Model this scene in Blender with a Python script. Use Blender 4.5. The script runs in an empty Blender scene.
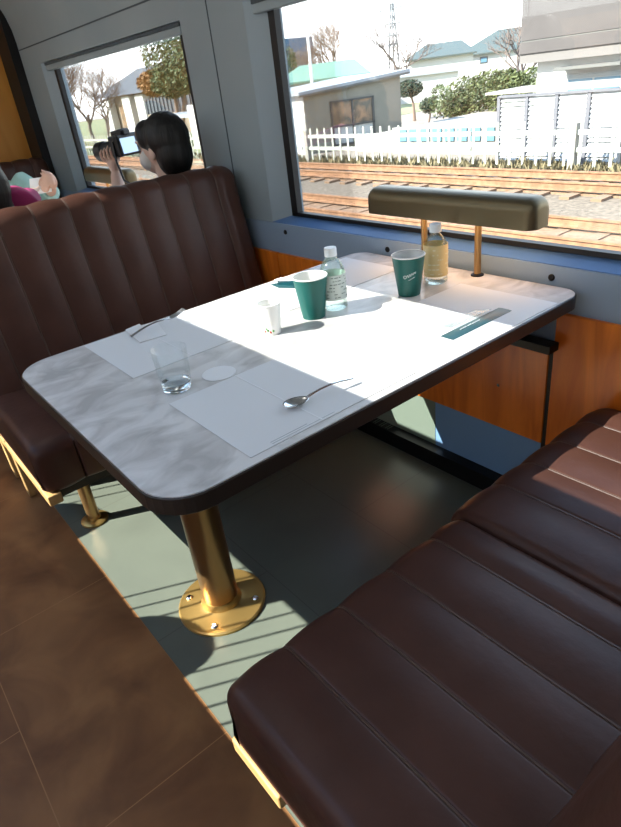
import bpy, bmesh, math, random
from mathutils import Vector, Matrix
random.seed(7)
SC = bpy.context.scene
COL = SC.collection
PI = math.pi

# ------------------------------------------------------------------ materials
def mat(name, col=(.5, .5, .5), rough=.5, metal=0.0, spec=.5, trans=0.0, ior=1.45, emit=None, estr=1.0, coat=0.0):
    m = bpy.data.materials.new(name); m.use_nodes = True
    b = m.node_tree.nodes['Principled BSDF']
    b.inputs['Base Color'].default_value = (*col, 1)
    b.inputs['Roughness'].default_value = rough
    b.inputs['Metallic'].default_value = metal
    b.inputs['Specular IOR Level'].default_value = spec
    b.inputs['Transmission Weight'].default_value = trans
    b.inputs['IOR'].default_value = ior
    b.inputs['Coat Weight'].default_value = coat
    if emit:
        b.inputs['Emission Color'].default_value = (*emit, 1)
        b.inputs['Emission Strength'].default_value = estr
    return m

def vary(m, c1, c2, scale=6, detail=5, dist=0.0, lo=.35, hi=.65, stretch=(1, 1, 1), bump=0.0, bscale=None):
    """noise mix of two colours in object space, optional bump"""
    nt = m.node_tree; N = nt.nodes; L = nt.links
    b = N['Principled BSDF']
    tc = N.new('ShaderNodeTexCoord'); mp = N.new('ShaderNodeMapping')
    mp.inputs['Scale'].default_value = stretch
    L.new(tc.outputs['Object'], mp.inputs['Vector'])
    n = N.new('ShaderNodeTexNoise'); n.inputs['Scale'].default_value = scale
    n.inputs['Detail'].default_value = detail; n.inputs['Distortion'].default_value = dist
    L.new(mp.outputs['Vector'], n.inputs['Vector'])
    r = N.new('ShaderNodeValToRGB')
    r.color_ramp.elements[0].position = lo; r.color_ramp.elements[0].color = (*c1, 1)
    r.color_ramp.elements[1].position = hi; r.color_ramp.elements[1].color = (*c2, 1)
    L.new(n.outputs['Fac'], r.inputs['Fac'])
    L.new(r.outputs['Color'], b.inputs['Base Color'])
    if bump:
        n2 = N.new('ShaderNodeTexNoise'); n2.inputs['Scale'].default_value = bscale or scale * 8
        n2.inputs['Detail'].default_value = 4
        L.new(mp.outputs['Vector'], n2.inputs['Vector'])
        bp = N.new('ShaderNodeBump'); bp.inputs['Strength'].default_value = bump; bp.inputs['Distance'].default_value = .01
        L.new(n2.outputs['Fac'], bp.inputs['Height']); L.new(bp.outputs['Normal'], b.inputs['Normal'])
    return m

def thin_glass(name, tint=(1, 1, 1), refl=.06, rough=0.02, fr=.5):
    m = bpy.data.materials.new(name); m.use_nodes = True
    nt = m.node_tree; nt.nodes.clear()
    o = nt.nodes.new('ShaderNodeOutputMaterial'); mx = nt.nodes.new('ShaderNodeMixShader')
    t = nt.nodes.new('ShaderNodeBsdfTransparent'); t.inputs['Color'].default_value = (*tint, 1)
    g = nt.nodes.new('ShaderNodeBsdfGlossy'); g.inputs['Roughness'].default_value = rough
    lw = nt.nodes.new('ShaderNodeLayerWeight'); lw.inputs['Blend'].default_value = .25
    mm = nt.nodes.new('ShaderNodeMath'); mm.operation = 'MULTIPLY_ADD'
    mm.inputs[1].default_value = fr; mm.inputs[2].default_value = refl * .4
    nt.links.new(lw.outputs['Fresnel'], mm.inputs[0])
    nt.links.new(mm.outputs[0], mx.inputs['Fac'])
    nt.links.new(t.outputs[0], mx.inputs[1]); nt.links.new(g.outputs[0], mx.inputs[2])
    nt.links.new(mx.outputs[0], o.inputs['Surface'])
    return m

def brick_floor(name, c1, c2, mortar, rough, nlo=.3, nhi=.7, spec=.5):
    m = mat(name, c1, rough, spec=spec)
    nt = m.node_tree; N = nt.nodes; L = nt.links; b = N['Principled BSDF']
    tc = N.new('ShaderNodeTexCoord'); mp = N.new('ShaderNodeMapping')
    mp.inputs['Location'].default_value = (.42 + .69 * 10, 1.14 + .36 * 20, 0)
    L.new(tc.outputs['Object'], mp.inputs['Vector'])
    n = N.new('ShaderNodeTexNoise'); n.inputs['Scale'].default_value = 5; n.inputs['Detail'].default_value = 6
    n.inputs['Distortion'].default_value = .6
    L.new(tc.outputs['Object'], n.inputs['Vector'])
    r = N.new('ShaderNodeValToRGB')
    r.color_ramp.elements[0].position = nlo; r.color_ramp.elements[0].color = (*c1, 1)
    r.color_ramp.elements[1].position = nhi; r.color_ramp.elements[1].color = (*c2, 1)
    L.new(n.outputs['Fac'], r.inputs['Fac'])
    k = N.new('ShaderNodeTexBrick')
    k.inputs['Scale'].default_value = 1; k.inputs['Brick Width'].default_value = .69; k.inputs['Row Height'].default_value = .36
    k.inputs['Mortar Size'].default_value = .0012; k.inputs['Mortar Smooth'].default_value = .1
    k.offset = .5; k.offset_frequency = 2
    L.new(mp.outputs['Vector'], k.inputs['Vector'])
    mx = N.new('ShaderNodeMix'); mx.data_type = 'RGBA'
    L.new(k.outputs['Fac'], mx.inputs['Factor']); L.new(r.outputs['Color'], mx.inputs['A'])
    mx.inputs['B'].default_value = (*mortar, 1)
    L.new(mx.outputs['Result'], b.inputs['Base Color'])
    return m

M = {}
def translucent(name, col):
    m = bpy.data.materials.new(name); m.use_nodes = True; nt = m.node_tree; nt.nodes.clear()
    o = nt.nodes.new('ShaderNodeOutputMaterial'); a = nt.nodes.new('ShaderNodeBsdfTranslucent'); b = nt.nodes.new('ShaderNodeBsdfDiffuse'); x = nt.nodes.new('ShaderNodeMixShader')
    a.inputs['Color'].default_value = (*col, 1); b.inputs['Color'].default_value = (*col, 1); x.inputs['Fac'].default_value = .45
    nt.links.new(a.outputs[0], x.inputs[1]); nt.links.new(b.outputs[0], x.inputs[2]); nt.links.new(x.outputs[0], o.inputs['Surface'])
    return m
M['wall'] = vary(mat('wall_paint', (.3, .36, .39), .55), (.29, .35, .375), (.33, .39, .41), 2, 3)
M['wallblue'] = mat('wall_lower_panel', (.28, .37, .48), .45)
M['sill'] = mat('sill_sky_tint', (.10, .20, .40), .3)  # reflected sky is put into this blue
M['reveal'] = mat('reveal_paint', (.32, .39, .43), .4)
M['palegreen'] = mat('pale_green_panel', (.20, .25, .20), .5)
M['bluepanel'] = mat('blue_panel', (.20, .36, .60), .5)
M['seam'] = mat('seam_dark', (.07, .09, .1), .7)
M['ceil'] = mat('ceiling_paint', (.45, .5, .52), .6)
M['black'] = mat('black_rubber', (.008, .008, .009), .5)
M['blackm'] = mat('black_metal', (.012, .012, .013), .4, .6)
M['floor'] = brick_floor('brown_stone_tile', (.135, .054, .019), (.30, .138, .050), (.34, .165, .065), .5, .3, .7, .28)
M['floor_sunlit'] = brick_floor('sunlit_pale_floor', (.096, .108, .086), (.112, .126, .100), (.07, .075, .06), .30)  # sunlit stretch of the floor, its brightness put into the colour
M['wood'] = vary(mat('orange_wood', (.35, .13, .03), .32, spec=.5), (.60, .125, .010), (.92, .26, .028), 2.2, 5, 1.2, .3, .72, (7, 7, .9))
M['woodlight'] = vary(mat('blond_wood', (.6, .36, .14), .45), (.34, .20, .075), (.46, .28, .11), 3, 4, .6, .3, .7, (1.2, 8, 8))
M['woodwall'] = vary(mat('partition_wood', (.5, .22, .05), .45), (.62, .25, .035), (.74, .33, .06), 2, 4, .6, .3, .7, (6, 6, .8))
M['leather'] = vary(mat('brown_leather', (.06, .03, .024), .38, spec=.28), (.062, .026, .018), (.084, .037, .026), 7, 4, .2, .35, .7, (1, 1, 1), .06, 60)
M['piping'] = mat('leather_piping', (.09, .05, .035), .4)
M['marble'] = vary(mat('marble_laminate', (.7, .7, .7), .22), (.48, .46, .44), (.72, .70, .68), 16, 8, .8, .34, .60, (1, .6, 1))
M['edge'] = mat('table_edge_trim', (.035, .026, .02), .38)
M['brass'] = mat('brushed_brass', (.58, .37, .12), .34, .85)
M['bronze'] = mat('bronze_post', (.40, .24, .10), .3, .8)
M['bronzed'] = mat('dark_bronze_post', (.27, .155, .065), .32, .8)
M['lampb'] = mat('dark_bronze_shade', (.16, .125, .07), .36, .7)
M['lampe'] = mat('lamp_light', (1, .8, .5), .5, emit=(1, .58, .26), estr=5.0)
M['blind'] = translucent('cream_fill_blind', (.56, .45, .35))  # for the added blind that glows in the sun as fill
M['fill_glow'] = mat('fill_light_diffuser', (1, 1, 1), .5, emit=(1, .93, .84), estr=2.1)  # glow of the added ceiling fill lights
M['steel'] = mat('polished_steel', (.75, .77, .8), .18, 1.0)
M['paper'] = mat('white_paper', (.71, .71, .71), .7)
M['paper2'] = mat('paper_ink', (.42, .44, .46), .7)
M['coaster'] = mat('white_coaster', (.80, .80, .80), .6)
M['green'] = mat('teal_cup_paper', (.004, .098, .084), .45)
M['white'] = mat('white_paper_cup', (.85, .85, .82), .5)
M['whitep'] = mat('white_plastic_cap', (.82, .86, .88), .4)
M['redp'] = mat('red_print', (.5, .08, .05), .5)
M['greenp'] = mat('green_print', (.08, .25, .06), .5)
M['teal'] = mat('teal_film', (.002, .062, .075), .4)
M['film'] = thin_glass('clear_film', (.88, .92, .92), .1, .4, .2)
M['pane'] = thin_glass('window_glass', (.97, .985, .98), .05)
M['pet'] = thin_glass('clear_plastic', (.90, .95, .93), .12, .08)
M['water'] = thin_glass('water_bottle_body', (.86, .93, .90), .12, .05)
M['tumbler'] = thin_glass('tumbler_glass', (.985, .995, .995), .05, .03, .22)
M['thick'] = mat('tumbler_base_glass', (.9, .97, 1), .03, trans=1.0)
M['label1'] = mat('silver_label', (.62, .68, .64), .45)
M['label1d'] = mat('dark_label_print', (.16, .22, .19), .5)
M['label2'] = mat('gold_label', (.72, .56, .27), .4)
M['label2l'] = mat('cream_label_print', (.8, .72, .5), .5)
M['skin'] = mat('skin', (.62, .37, .27), .5)
M['skin2'] = mat('pale_skin', (.72, .50, .40), .5)
M['hair'] = vary(mat('black_hair', (.006, .005, .005), .5), (.004, .0035, .0035), (.012, .010, .009), 60, 2, 0, .4, .6, (1, 1, .1), .3, 90)
M['blackcl'] = mat('black_cloth', (.008, .008, .01), .8)
M['pinkcl'] = mat('magenta_cloth', (.38, .035, .15), .8)
M['mintcl'] = mat('mint_cloth', (.36, .56, .50), .8)
M['mask'] = mat('white_mask', (.75, .72, .68), .8)
M['eye'] = mat('dark_eye', (.01, .01, .01), .2)
M['camb'] = mat('camera_black', (.012, .012, .014), .4)
M['lcd'] = mat('camera_screen', (.02, .03, .05), .2, emit=(.38, .55, .80), estr=.75)
M['ground'] = vary(mat('gravel_ground', (.3, .25, .19), .95), (.13, .105, .075), (.24, .21, .17), 14, 6, .3, .3, .7)
M['ballast'] = vary(mat('grey_ballast', (.3, .27, .24), .95), (.07, .052, .034), (.19, .15, .105), 11, 5, .2, .3, .7)
M['shoulder'] = vary(mat('pale_gravel', (.6, .58, .54), .95), (.28, .26, .23), (.50, .48, .45), 7, 5, .2, .3, .7)
M['rust'] = vary(mat('rusty_rail', (.40, .19, .09), .8), (.17, .085, .042), (.25, .135, .07), 8, 3)
M['sleeper'] = mat('sleeper_brown', (.19, .12, .072), .9)
M['rustbed'] = vary(mat('rust_stained_ballast', (.4, .22, .12), .95), (.15, .085, .045), (.26, .165, .10), 9, 5, .2, .3, .7)
M['fence'] = mat('white_fence', (.34, .345, .285), .8)
M['grass'] = vary(mat('dry_grass', (.4, .33, .16), .95), (.12, .095, .045), (.20, .165, .09), 9, 4)
M['turf'] = vary(mat('green_turf', (.2, .27, .08), .95), (.11, .13, .05), (.22, .22, .11), 3, 4)
M['shedg'] = vary(mat('grey_green_siding', (.32, .31, .25), .8), (.175, .168, .135), (.20, .19, .155), 2, 3)
M['shedw'] = mat('white_siding', (.5, .49, .47), .8)
M['metalroof'] = mat('pale_metal_roof', (.26, .28, .29), .5)
M['darkeave'] = mat('dark_eave', (.10, .10, .09), .7)
M['winfr'] = mat('dark_window_frame', (.06, .06, .055), .5)
M['glassd'] = vary(mat('window_reflecting_brown', (.15, .12, .09), .08), (.08, .075, .06), (.28, .17, .10), 2.5, 3, .4)
M['glassb'] = mat('frosted_lower_glass', (.35, .37, .36), .25)
M['greenroof'] = mat('mint_green_roof', (.13, .235, .175), .7)
M['tealroof'] = mat('slate_teal_roof', (.05, .07, .066), .7)
M['cream'] = mat('cream_render', (.45, .44, .41), .85)
M['navy'] = mat('navy_cladding', (.06, .13, .21), .6)
M['greywall'] = mat('pale_grey_render', (.26, .28, .28), .8)
M['parapet'] = vary(mat('grey_pink_render', (.30, .265, .245), .85), (.064, .057, .053), (.074, .066, .061), 1.5, 3)
M['parapetl'] = mat('pale_parapet_band', (.13, .12, .11), .85)
M['louver'] = mat('white_louver', (.40, .41, .40), .7)
M['postd'] = mat('dark_grey_post', (.10, .10, .11), .6)
M['blueglass'] = mat('blue_window_glass', (.10, .20, .27), .1)
M['leaf'] = vary(mat('dark_leaves', (.05, .09, .03), .7), (.03, .045, .014), (.11, .125, .04), 1.7, 3)
M['leafy'] = vary(mat('mid_leaves', (.10, .17, .05), .7), (.035, .06, .018), (.095, .12, .045), 1.2, 3)
M['leafo'] = vary(mat('orange_leaves', (.40, .18, .05), .7), (.20, .10, .03), (.28, .15, .05), 1.5, 3)
M['pine'] = mat('pine_needles', (.015, .035, .018), .8)
M['bark'] = mat('bare_bark', (.13, .10, .085), .9)
M['barkd'] = mat('brown_bark', (.16, .11, .08), .9)
M['pole'] = mat('white_pole', (.75, .74, .72), .6)
M['polec'] = mat('grey_pylon', (.10, .105, .11), .6)
M['stone'] = mat('pale_concrete', (.235, .22, .185), .9)
M['rooft'] = mat('weathered_dark_roof', (.06, .07, .078), .8)
M['beige'] = mat('beige_wall', (.26, .21, .15), .85)

# ------------------------------------------------------------------ mesh builder
class MB:
    def __init__(s): s.v = []; s.f = []
    def add(s, vs, fs):
        o = len(s.v); s.v += [tuple(p) for p in vs]; s.f += [tuple(i + o for i in f) for f in fs]; return s
    def box(s, x0, x1, y0, y1, z0, z1):
        v = [(x, y, z) for z in (z0, z1) for y in (y0, y1) for x in (x0, x1)]
        return s.add(v, [(0, 2, 3, 1), (4, 5, 7, 6), (0, 1, 5, 4), (2, 6, 7, 3), (0, 4, 6, 2), (1, 3, 7, 5)])
    def obox(s, c, ax, ay, az, hx, hy, hz):
        c = Vector(c); ax = Vector(ax).normalized(); ay = Vector(ay).normalized(); az = Vector(az).normalized()
        v = [c + ax * hx * i + ay * hy * j + az * hz * k for k in (-1, 1) for j in (-1, 1) for i in (-1, 1)]
        return s.add(v, [(0, 2, 3, 1), (4, 5, 7, 6), (0, 1, 5, 4), (2, 6, 7, 3), (0, 4, 6, 2), (1, 3, 7, 5)])
    def tube(s, pts, rad, n=10, cap=True):
        pts = [Vector(p) for p in pts]
        if not hasattr(rad, '__len__'): rad = [rad] * len(pts)
        rings = []; up = None
        for i, p in enumerate(pts):
            d = (pts[min(i + 1, len(pts) - 1)] - pts[max(i - 1, 0)]).normalized()
            if up is None:
                up = Vector((0, 0, 1)) if abs(d.z) < .9 else Vector((1, 0, 0))
            a = d.cross(up)
            if a.length < 1e-5: a = d.cross(Vector((0, 1, .3)))
            a.normalize(); b = a.cross(d).normalized(); up = b
            rings.append([p + a * math.cos(2 * PI * k / n) * rad[i] + b * math.sin(2 * PI * k / n) * rad[i] for k in range(n)])
        v = [q for r in rings for q in r]; f = []
        for i in range(len(pts) - 1):
            for k in range(n):
                f.append((i * n + k, i * n + (k + 1) % n, (i + 1) * n + (k + 1) % n, (i + 1) * n + k))
        if cap:
            f.append(tuple(range(n - 1, -1, -1))); f.append(tuple((len(pts) - 1) * n + k for k in range(n)))
        return s.add(v, f)
    def lathe(s, c, prof, n=32, cap=True):
        c = Vector(c); v = []; f = []
        for r, z in prof:
            for k in range(n):
                v.append(c + Vector((r * math.cos(2 * PI * k / n), r * math.sin(2 * PI * k / n), z)))
        m = len(prof)
        for i in range(m - 1):
            for k in range(n):
                f.append((i * n + k, i * n + (k + 1) % n, (i + 1) * n + (k + 1) % n, (i + 1) * n + k))
        if cap:
            if prof[0][0] > 1e-4: f.append(tuple(range(n - 1, -1, -1)))
            if prof[-1][0] > 1e-4: f.append(tuple((m - 1) * n + k for k in range(n)))
        return s.add(v, f)
    def ell(s, c, r, n=14, m=9, rot=None):
        c = Vector(c); v = []; f = []
        for i in range(m + 1):
            t = PI * i / m
            for k in range(n):
                p = Vector((r[0] * math.sin(t) * math.cos(2 * PI * k / n), r[1] * math.sin(t) * math.sin(2 * PI * k / n), r[2] * math.cos(t)))
                if rot: p = rot @ p
                v.append(c + p)
        for i in range(m):
            for k in range(n):
                f.append(((i + 1) * n + k, (i + 1) * n + (k + 1) % n, i * n + (k + 1) % n, i * n + k))
        return s.add(v, f)
    def prism(s, poly, z0, z1):
        n = len(poly)
        v = [(x, y, z0) for x, y in poly] + [(x, y, z1) for x, y in poly]
        f = [tuple(range(n - 1, -1, -1)), tuple(range(n, 2 * n))] + [(i, (i + 1) % n, n + (i + 1) % n, n + i) for i in range(n)]
        return s.add(v, f)
    def sheet(s, poly, t):
        """thin solid from a 3-D polygon list: thickness t along +z"""
        n = len(poly)
        v = [tuple(p) for p in poly] + [(p[0], p[1], p[2] + t) for p in poly]
        f = [tuple(range(n - 1, -1, -1)), tuple(range(n, 2 * n))] + [(i, (i + 1) % n, n + (i + 1) % n, n + i) for i in range(n)]
        return s.add(v, f)
    def loft(s, rings, cap=True):
        n = len(rings[0]); v = [p for r in rings for p in r]; f = []
        for i in range(len(rings) - 1):
            for k in range(n):
                f.append((i * n + k, i * n + (k + 1) % n, (i + 1) * n + (k + 1) % n, (i + 1) * n + k))
        if cap:
            f.append(tuple(range(n - 1, -1, -1))); f.append(tuple((len(rings) - 1) * n + k for k in range(n)))
        return s.add(v, f)
    def xform(s, mx):
        s.v = [tuple(mx @ Vector(p)) for p in s.v]; return s
    def build(s, name, m, parent=None, smooth=False, bevel=0, angle=35):
        me = bpy.data.meshes.new(name); me.from_pydata(s.v, [], s.f)
        bm = bmesh.new(); bm.from_mesh(me)
        bmesh.ops.recalc_face_normals(bm, faces=bm.faces)
        if smooth:
            for f in bm.faces: f.smooth = True
            for e in bm.edges:
                if len(e.link_faces) == 2 and e.calc_face_angle(0) > math.radians(angle): e.smooth = False
        bm.to_mesh(me); bm.free()
        o = bpy.data.objects.new(name, me); COL.objects.link(o)
        me.materials.append(m if not isinstance(m, str) else M[m])
        if parent:
            o.parent = parent
            o.matrix_parent_inverse = Matrix.Translation(parent.location).inverted() if parent.location.length else Matrix()
        if bevel:
            b = o.modifiers.new('bevel', 'BEVEL'); b.width = bevel; b.segments = 3; b.limit_method = 'ANGLE'
        return o

def tag(o, label, cat, group=None, kind=None):
    if label: o['label'] = label
    if cat: o['category'] = cat
    if group: o['group'] = group
    if kind: o['kind'] = kind
    return o
def thing(name, label, cat, loc, group=None):
    o = bpy.data.objects.new(name, None); COL.objects.link(o); o.location = loc
    o.empty_display_size = .05
    return tag(o, label, cat, group)
def struct(o):
    o['kind'] = 'structure'; return o
def remesh(o, vox, smooth=4):
    r = o.modifiers.new('remesh', 'REMESH'); r.mode = 'VOXEL'; r.voxel_size = vox; r.use_smooth_shade = True
    if smooth:
        s = o.modifiers.new('smooth', 'SMOOTH'); s.iterations = smooth; s.factor = .5
    return o
def copy_tree(o, dx):
    c = o.copy(); COL.objects.link(c); c.location = Vector(o.location) + Vector(dx)
    def rec(src, dst):
        for ch in list(src.children):
            k = ch.copy(); COL.objects.link(k); k.parent = dst
            k.matrix_parent_inverse = ch.matrix_parent_inverse.copy()
            rec(ch, k)
    rec(o, c)
    return c
def rrect(x0, x1, y0, y1, r, n=8):
    """rounded rectangle; r = radii at (x0y0, x1y0, x1y1, x0y1)"""
    p = []
    for (cx, cy, a, q) in ((x0 + r[0], y0 + r[0], PI, r[0]), (x1 - r[1], y0 + r[1], 1.5 * PI, r[1]), (x1 - r[2], y1 - r[2], 0, r[2]), (x0 + r[3], y1 - r[3], .5 * PI, r[3])):
        for k in range(n + 1):
            t = a + .5 * PI * k / n; p.append((cx + q * math.cos(t), cy + q * math.sin(t)))
    return p

# ------------------------------------------------------------------ camera
yaw, pitch, roll = math.radians(54.2323), math.radians(60.8934), math.radians(-7.3619)
Rm = Matrix.Rotation(yaw, 3, 'Z') @ Matrix.Rotation(pitch, 3, 'X') @ Matrix.Rotation(roll, 3, 'Z')
cd = bpy.data.cameras.new('view_camera'); cam = bpy.data.objects.new('view_camera', cd); COL.objects.link(cam)
cam.matrix_world = Matrix.Translation((1.1161, -1.408, 1.2527)) @ Rm.to_4x4()
cd.sensor_fit = 'HORIZONTAL'; cd.sensor_width = 36; cd.lens = 600.1765 / 621 * 36; cd.clip_start = .02; cd.clip_end = 400
SC.camera = cam

# ------------------------------------------------------------------ setting: the carriage
XL, XR = -3.70, 3.2          # partition, end wall
WY = -2.8                    # aisle-side wall
struct(MB().box(XL, XR, WY, -1.14, -.04, 0).build('floor', 'floor'))
struct(MB().box(XL, XR, -1.14, .05, -.04, 0).build('floor', 'floor_sunlit'))  # same floor again, coloured as the sun lights it

WIN = [(-.825, .85, -.925, .95), (-3.02, -1.445, -3.13, -1.375)]   # glass x0,x1, opening x0,x1
Z0, Z1, O0, O1 = .797, 1.462, .765, 1.503
w = MB()
w.box(XL, XR, 0, .10, 0, O0); w.box(XL, XR, 0, .10, O1, 1.60)
for a, b in ((XL, WIN[1][2]), (WIN[1][3], WIN[0][2]), (WIN[0][3], XR)): w.box(a, b, 0, .10, O0, O1)
struct(w.build('wall_window_side', 'wall'))
# cove and ceiling
prof = [(0, 1.60)] + [(-.42 + .42 * math.cos(t), 1.64 + .46 * math.sin(t)) for t in [PI / 2 * k / 10 for k in range(11)]]
back = [(p[0] + .05, p[1] + .05) for p in prof[::-1]]; back[0] = (-.42, 2.16); back[-1] = (.06, 1.60)
ring = prof + back
struct(MB().loft([[(x, y, z) for y, z in ring] for x in (XL, XR)]).build('ceiling_cove', 'wall', smooth=True))
c = MB(); S0, S1 = -2.377, -1.892
c.box(XL, XR, S1, -.42, 2.10, 2.14); c.box(XL, XR, WY - .02, S0, 2.10, 2.14)
c.box(1.9, XR, S0, S1, 2.10, 2.14)
struct(c.build('ceiling', 'ceil'))
struct(MB().box(XL, 1.9, S0 - .02, S1 + .02, 2.145, 2.15).build('sun_slot_roof', 'pane'))  # unseen roof slot, added so a band of sun reaches the table
# unseen aisle-side wall: strip opening and bars added to shape the floor sunlight
struct(MB().box(XL, XR, WY - .02, WY, 0, .82).box(XL, XR, WY - .02, WY, 1.40, 1.4415).box(XL, -3.2, WY - .02, WY, .82, 1.40).box(2.2, XR, WY - .02, WY, .82, 1.40).box(XL, XR, WY - .02, WY, 1.74, 2.10).box(2.2, XR, WY - .02, WY, 1.439, 1.74).build('wall_aisle_side', 'wall'))
w3 = struct(MB().box(XL, 2.2, WY - .018, WY - .014, 1.439, 1.74).build('sun_slot_aisle', 'pane'))
MB().box(-3.2, 2.2, WY - .012, WY - .010, .82, 1.40).build('fill_blind', 'blind', w3)  # unseen blind, added to pass soft sunlight in as fill
for a, b in ((-1.12, -.34), (-1.98, -1.62)):
    n = int((b - a) / .06)
    for k in range(n):
        MB().tube([(a + k * .06, WY - .006, 1.439), (a + k * .06, WY - .006, 1.74)], .0032, 6).build('shadow_bar', 'blackm', w3)
struct(MB().box(XR, XR + .05, WY - .02, .1, 0, 2.15).build('wall_end', 'wall'))
struct(MB().box(XL - .05, XL, WY - .02, .1, 0, 2.15).build('wall_partition', 'woodwall'))
struct(MB().box(XL, -3.47, -.055, 0, 0, 2.05).build('trim_1', 'black'))

# windows with bevelled reveal, gasket, glass and blind rail
def window(name, i):
    g0, g1, o0, o1 = WIN[i]
    y0, y1 = 0.0, .05
    A = [(o0, y0, O0), (o1, y0, O0), (o1, y0, O1), (o0, y0, O1)]
    B = [(g0 - .012, y1, Z0 - .008), (g1 + .012, y1, Z0 - .008), (g1 + .012, y1, Z1 + .03), (g0 - .012, y1, Z1 + .03)]
    Bk = [(x, .095, z) for x, y, z in B]; Ak = [(x, .095, z) for x, y, z in A]
    fr = MB(); fr.loft([A, B, Bk, Ak], cap=False); fr.f += [(12 + k, 12 + (k + 1) % 4, (k + 1) % 4, k) for k in range(4)]
    root = struct(fr.build(name, 'reveal'))
    MB().add([(o0, -.001, O0 + .0005), (o1, -.001, O0 + .0005), (g1 + .012, .049, Z0 - .0075), (g0 - .012, .049, Z0 - .0075), (o0, -.001, O0 + .002), (o1, -.001, O0 + .002), (g1 + .012, .049, Z0 - .006), (g0 - .012, .049, Z0 - .006)], [(0, 3, 2, 1), (4, 5, 6, 7), (0, 1, 5, 4), (1, 2, 6, 5), (2, 3, 7, 6), (3, 0, 4, 7)]).build('window_sill', 'sill', root)
    gk = MB(); t = .014
    gk.box(g0 - .012, g1 + .012, .035, .06, Z0 - .008, Z0 + .006).box(g0 - .012, g0 + .024, .035, .06, Z0, Z1 + .03).box(g1 - .012, g1 + .012, .035, .06, Z0, Z1 + .03)
    gk.build('gasket', 'black', root)
    MB().box(g0 - .01, g1 + .01, .055, .059, Z0 - .01, Z1 + .03).build('pane', 'pane', root)
    b = MB(); b.box(g0 - .055, g1 + .055, .004, .034, 1.458, 1.486); b.build('blind_rail', 'wall', root, bevel=.004)
    MB().box(g0 - .055, g1 + .055, .002, .036, 1.486, 1.4985).build('blind_slot', 'seam', root)
    return root
window('window_1', 0); window('window_2', 1)
# seams in the wall panelling
s = MB(); s.box(-1.162, -1.156, -.0015, 0, .65, 1.60).build('trim_2', 'seam')['kind'] = 'structure'
s = MB(); s.box(XL, XR, -.003, 0, 1.598, 1.604).build('trim_3', 'seam')['kind'] = 'structure'
# lower wall: flat grey-blue band with screws, wood panels, blue kick panel, heater duct
band = struct(MB().box(XL, XR, -.006, 0, .655, .765).build('trim_4', 'wallblue'))
for x in (-1.5, -.84, -.285, .301, .86):
    MB().lathe((0, 0, 0), [(.009, 0), (.009, .003), (.0065, .005), (0, .005)], 14).xform(Matrix.Translation((x, -.006, .735)) @ Matrix.Rotation(PI / 2, 4, 'X')).build('screw', 'blackm', band, True)
struct(MB().box(XL, XR, -.004, 0, .055, .66).build('baseboard_window_side', 'wallblue'))
def wpanel(x0, x1, z0, z1, name):
    o = struct(MB().box(x0, x1, -.018, -.004, z0, z1).build(name, 'wood', bevel=.002)); return o
p1 = wpanel(-.90, .317, .24, .555, 'trim_5')
MB().lathe((0, 0, 0), [(.005, 0), (.005, .002), (0, .003)], 10).xform(Matrix.Translation((.165, -.018, .385)) @ Matrix.Rotation(PI / 2, 4, 'X')).build('screw', 'steel', p1, True)
struct(MB().box(.315, .333, -.012, -.004, .055, .555).build('trim_10', 'black'))
struct(MB().box(-.95, -.092, -.008, -.004, .058, .24).build('trim_11', 'palegreen'))
struct(MB().box(-.090, 1.25, -.008, -.004, .058, .24).build('trim_12', 'bluepanel'))
wpanel(-.90, -.405, .557, .648, 'trim_6'); wpanel(.331, 1.25, .24, .648, 'trim_7'); wpanel(-1.6, -.905, .24, .648, 'trim_8')
d = struct(MB().box(XL, XR, -.05, -.004, 0, .06).build('trim_9', 'blackm'))
for k in range(26):
    MB().box(-.42 + k * .011, -.414 + k * .011, -.045, -.012, .06, .0612).build('grille_slot', 'steel' if k % 3 else 'black', d) if k < 12 else None

# unseen ceiling lights, added to fill the room
for k, x in enumerate((-2.3, -.6, 1.1)):
    t = thing('fill_light', ['long white fill light added over the far table', 'long white fill light added over the near table', 'long white fill light added behind the camera'][k], 'light', (x, -1.15, 2.10), 'added fill lights along the aisle')
    MB().box(x - .5, x + .5, -1.22, -1.08, 2.085, 2.10).build('fill_housing', 'ceil', t)
    MB().box(x - .48, x + .48, -1.20, -1.10, 2.08, 2.085).build('fill_diffuser', 'fill_glow', t)

# ------------------------------------------------------------------ dining table
TOP = .72
def make_table():
    t = thing('dining_table', 'grey marble-topped table with dark edge and brass post between brown benches', 'table', (0, -.6, 0))
    MB().prism(rrect(-.401, .397, -1.177, -.022, (.085, .085, .05, .05)), .712, TOP).build('tabletop', 'marble', t, bevel=.0015)
    MB().prism(rrect(-.404, .40, -1.18, -.019, (.088, .088, .052, .052)), .684, .7175).build('edge_band', 'edge', t, bevel=.003)
    MB().lathe((-.07, -.94, 0), [(.049, .012), (.049, .684)], 32).build('post', 'bronzed', t, True)
    b = MB().lathe((-.07, -.94, 0), [(.122, 0), (.122, .006), (.118, .010), (.068, .012), (.057, .016), (.052, .03), (.0495, .034)], 40).build('base_plate', 'brass', t, True)
    for a in (222, 316, 46, 136):
        MB().lathe((-.07 + .096 * math.cos(math.radians(a)), -.94 + .096 * math.sin(math.radians(a)), .0105), [(.009, 0), (.009, .003), (.006, .006), (0, .006)], 14).build('bolt', 'steel', b, True)
    br = MB(); br.box(.20, .345, -.062, -.019, .548, .570); br.box(.20, .226, -.062, -.019, .57, .684)
    br.build('wall_bracket', 'blackm', t)
    MB().box(-.30, .30, -1.0, -.06, .668, .684).build('underframe', 'blackm', t)
    return t
table = make_table()

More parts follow.
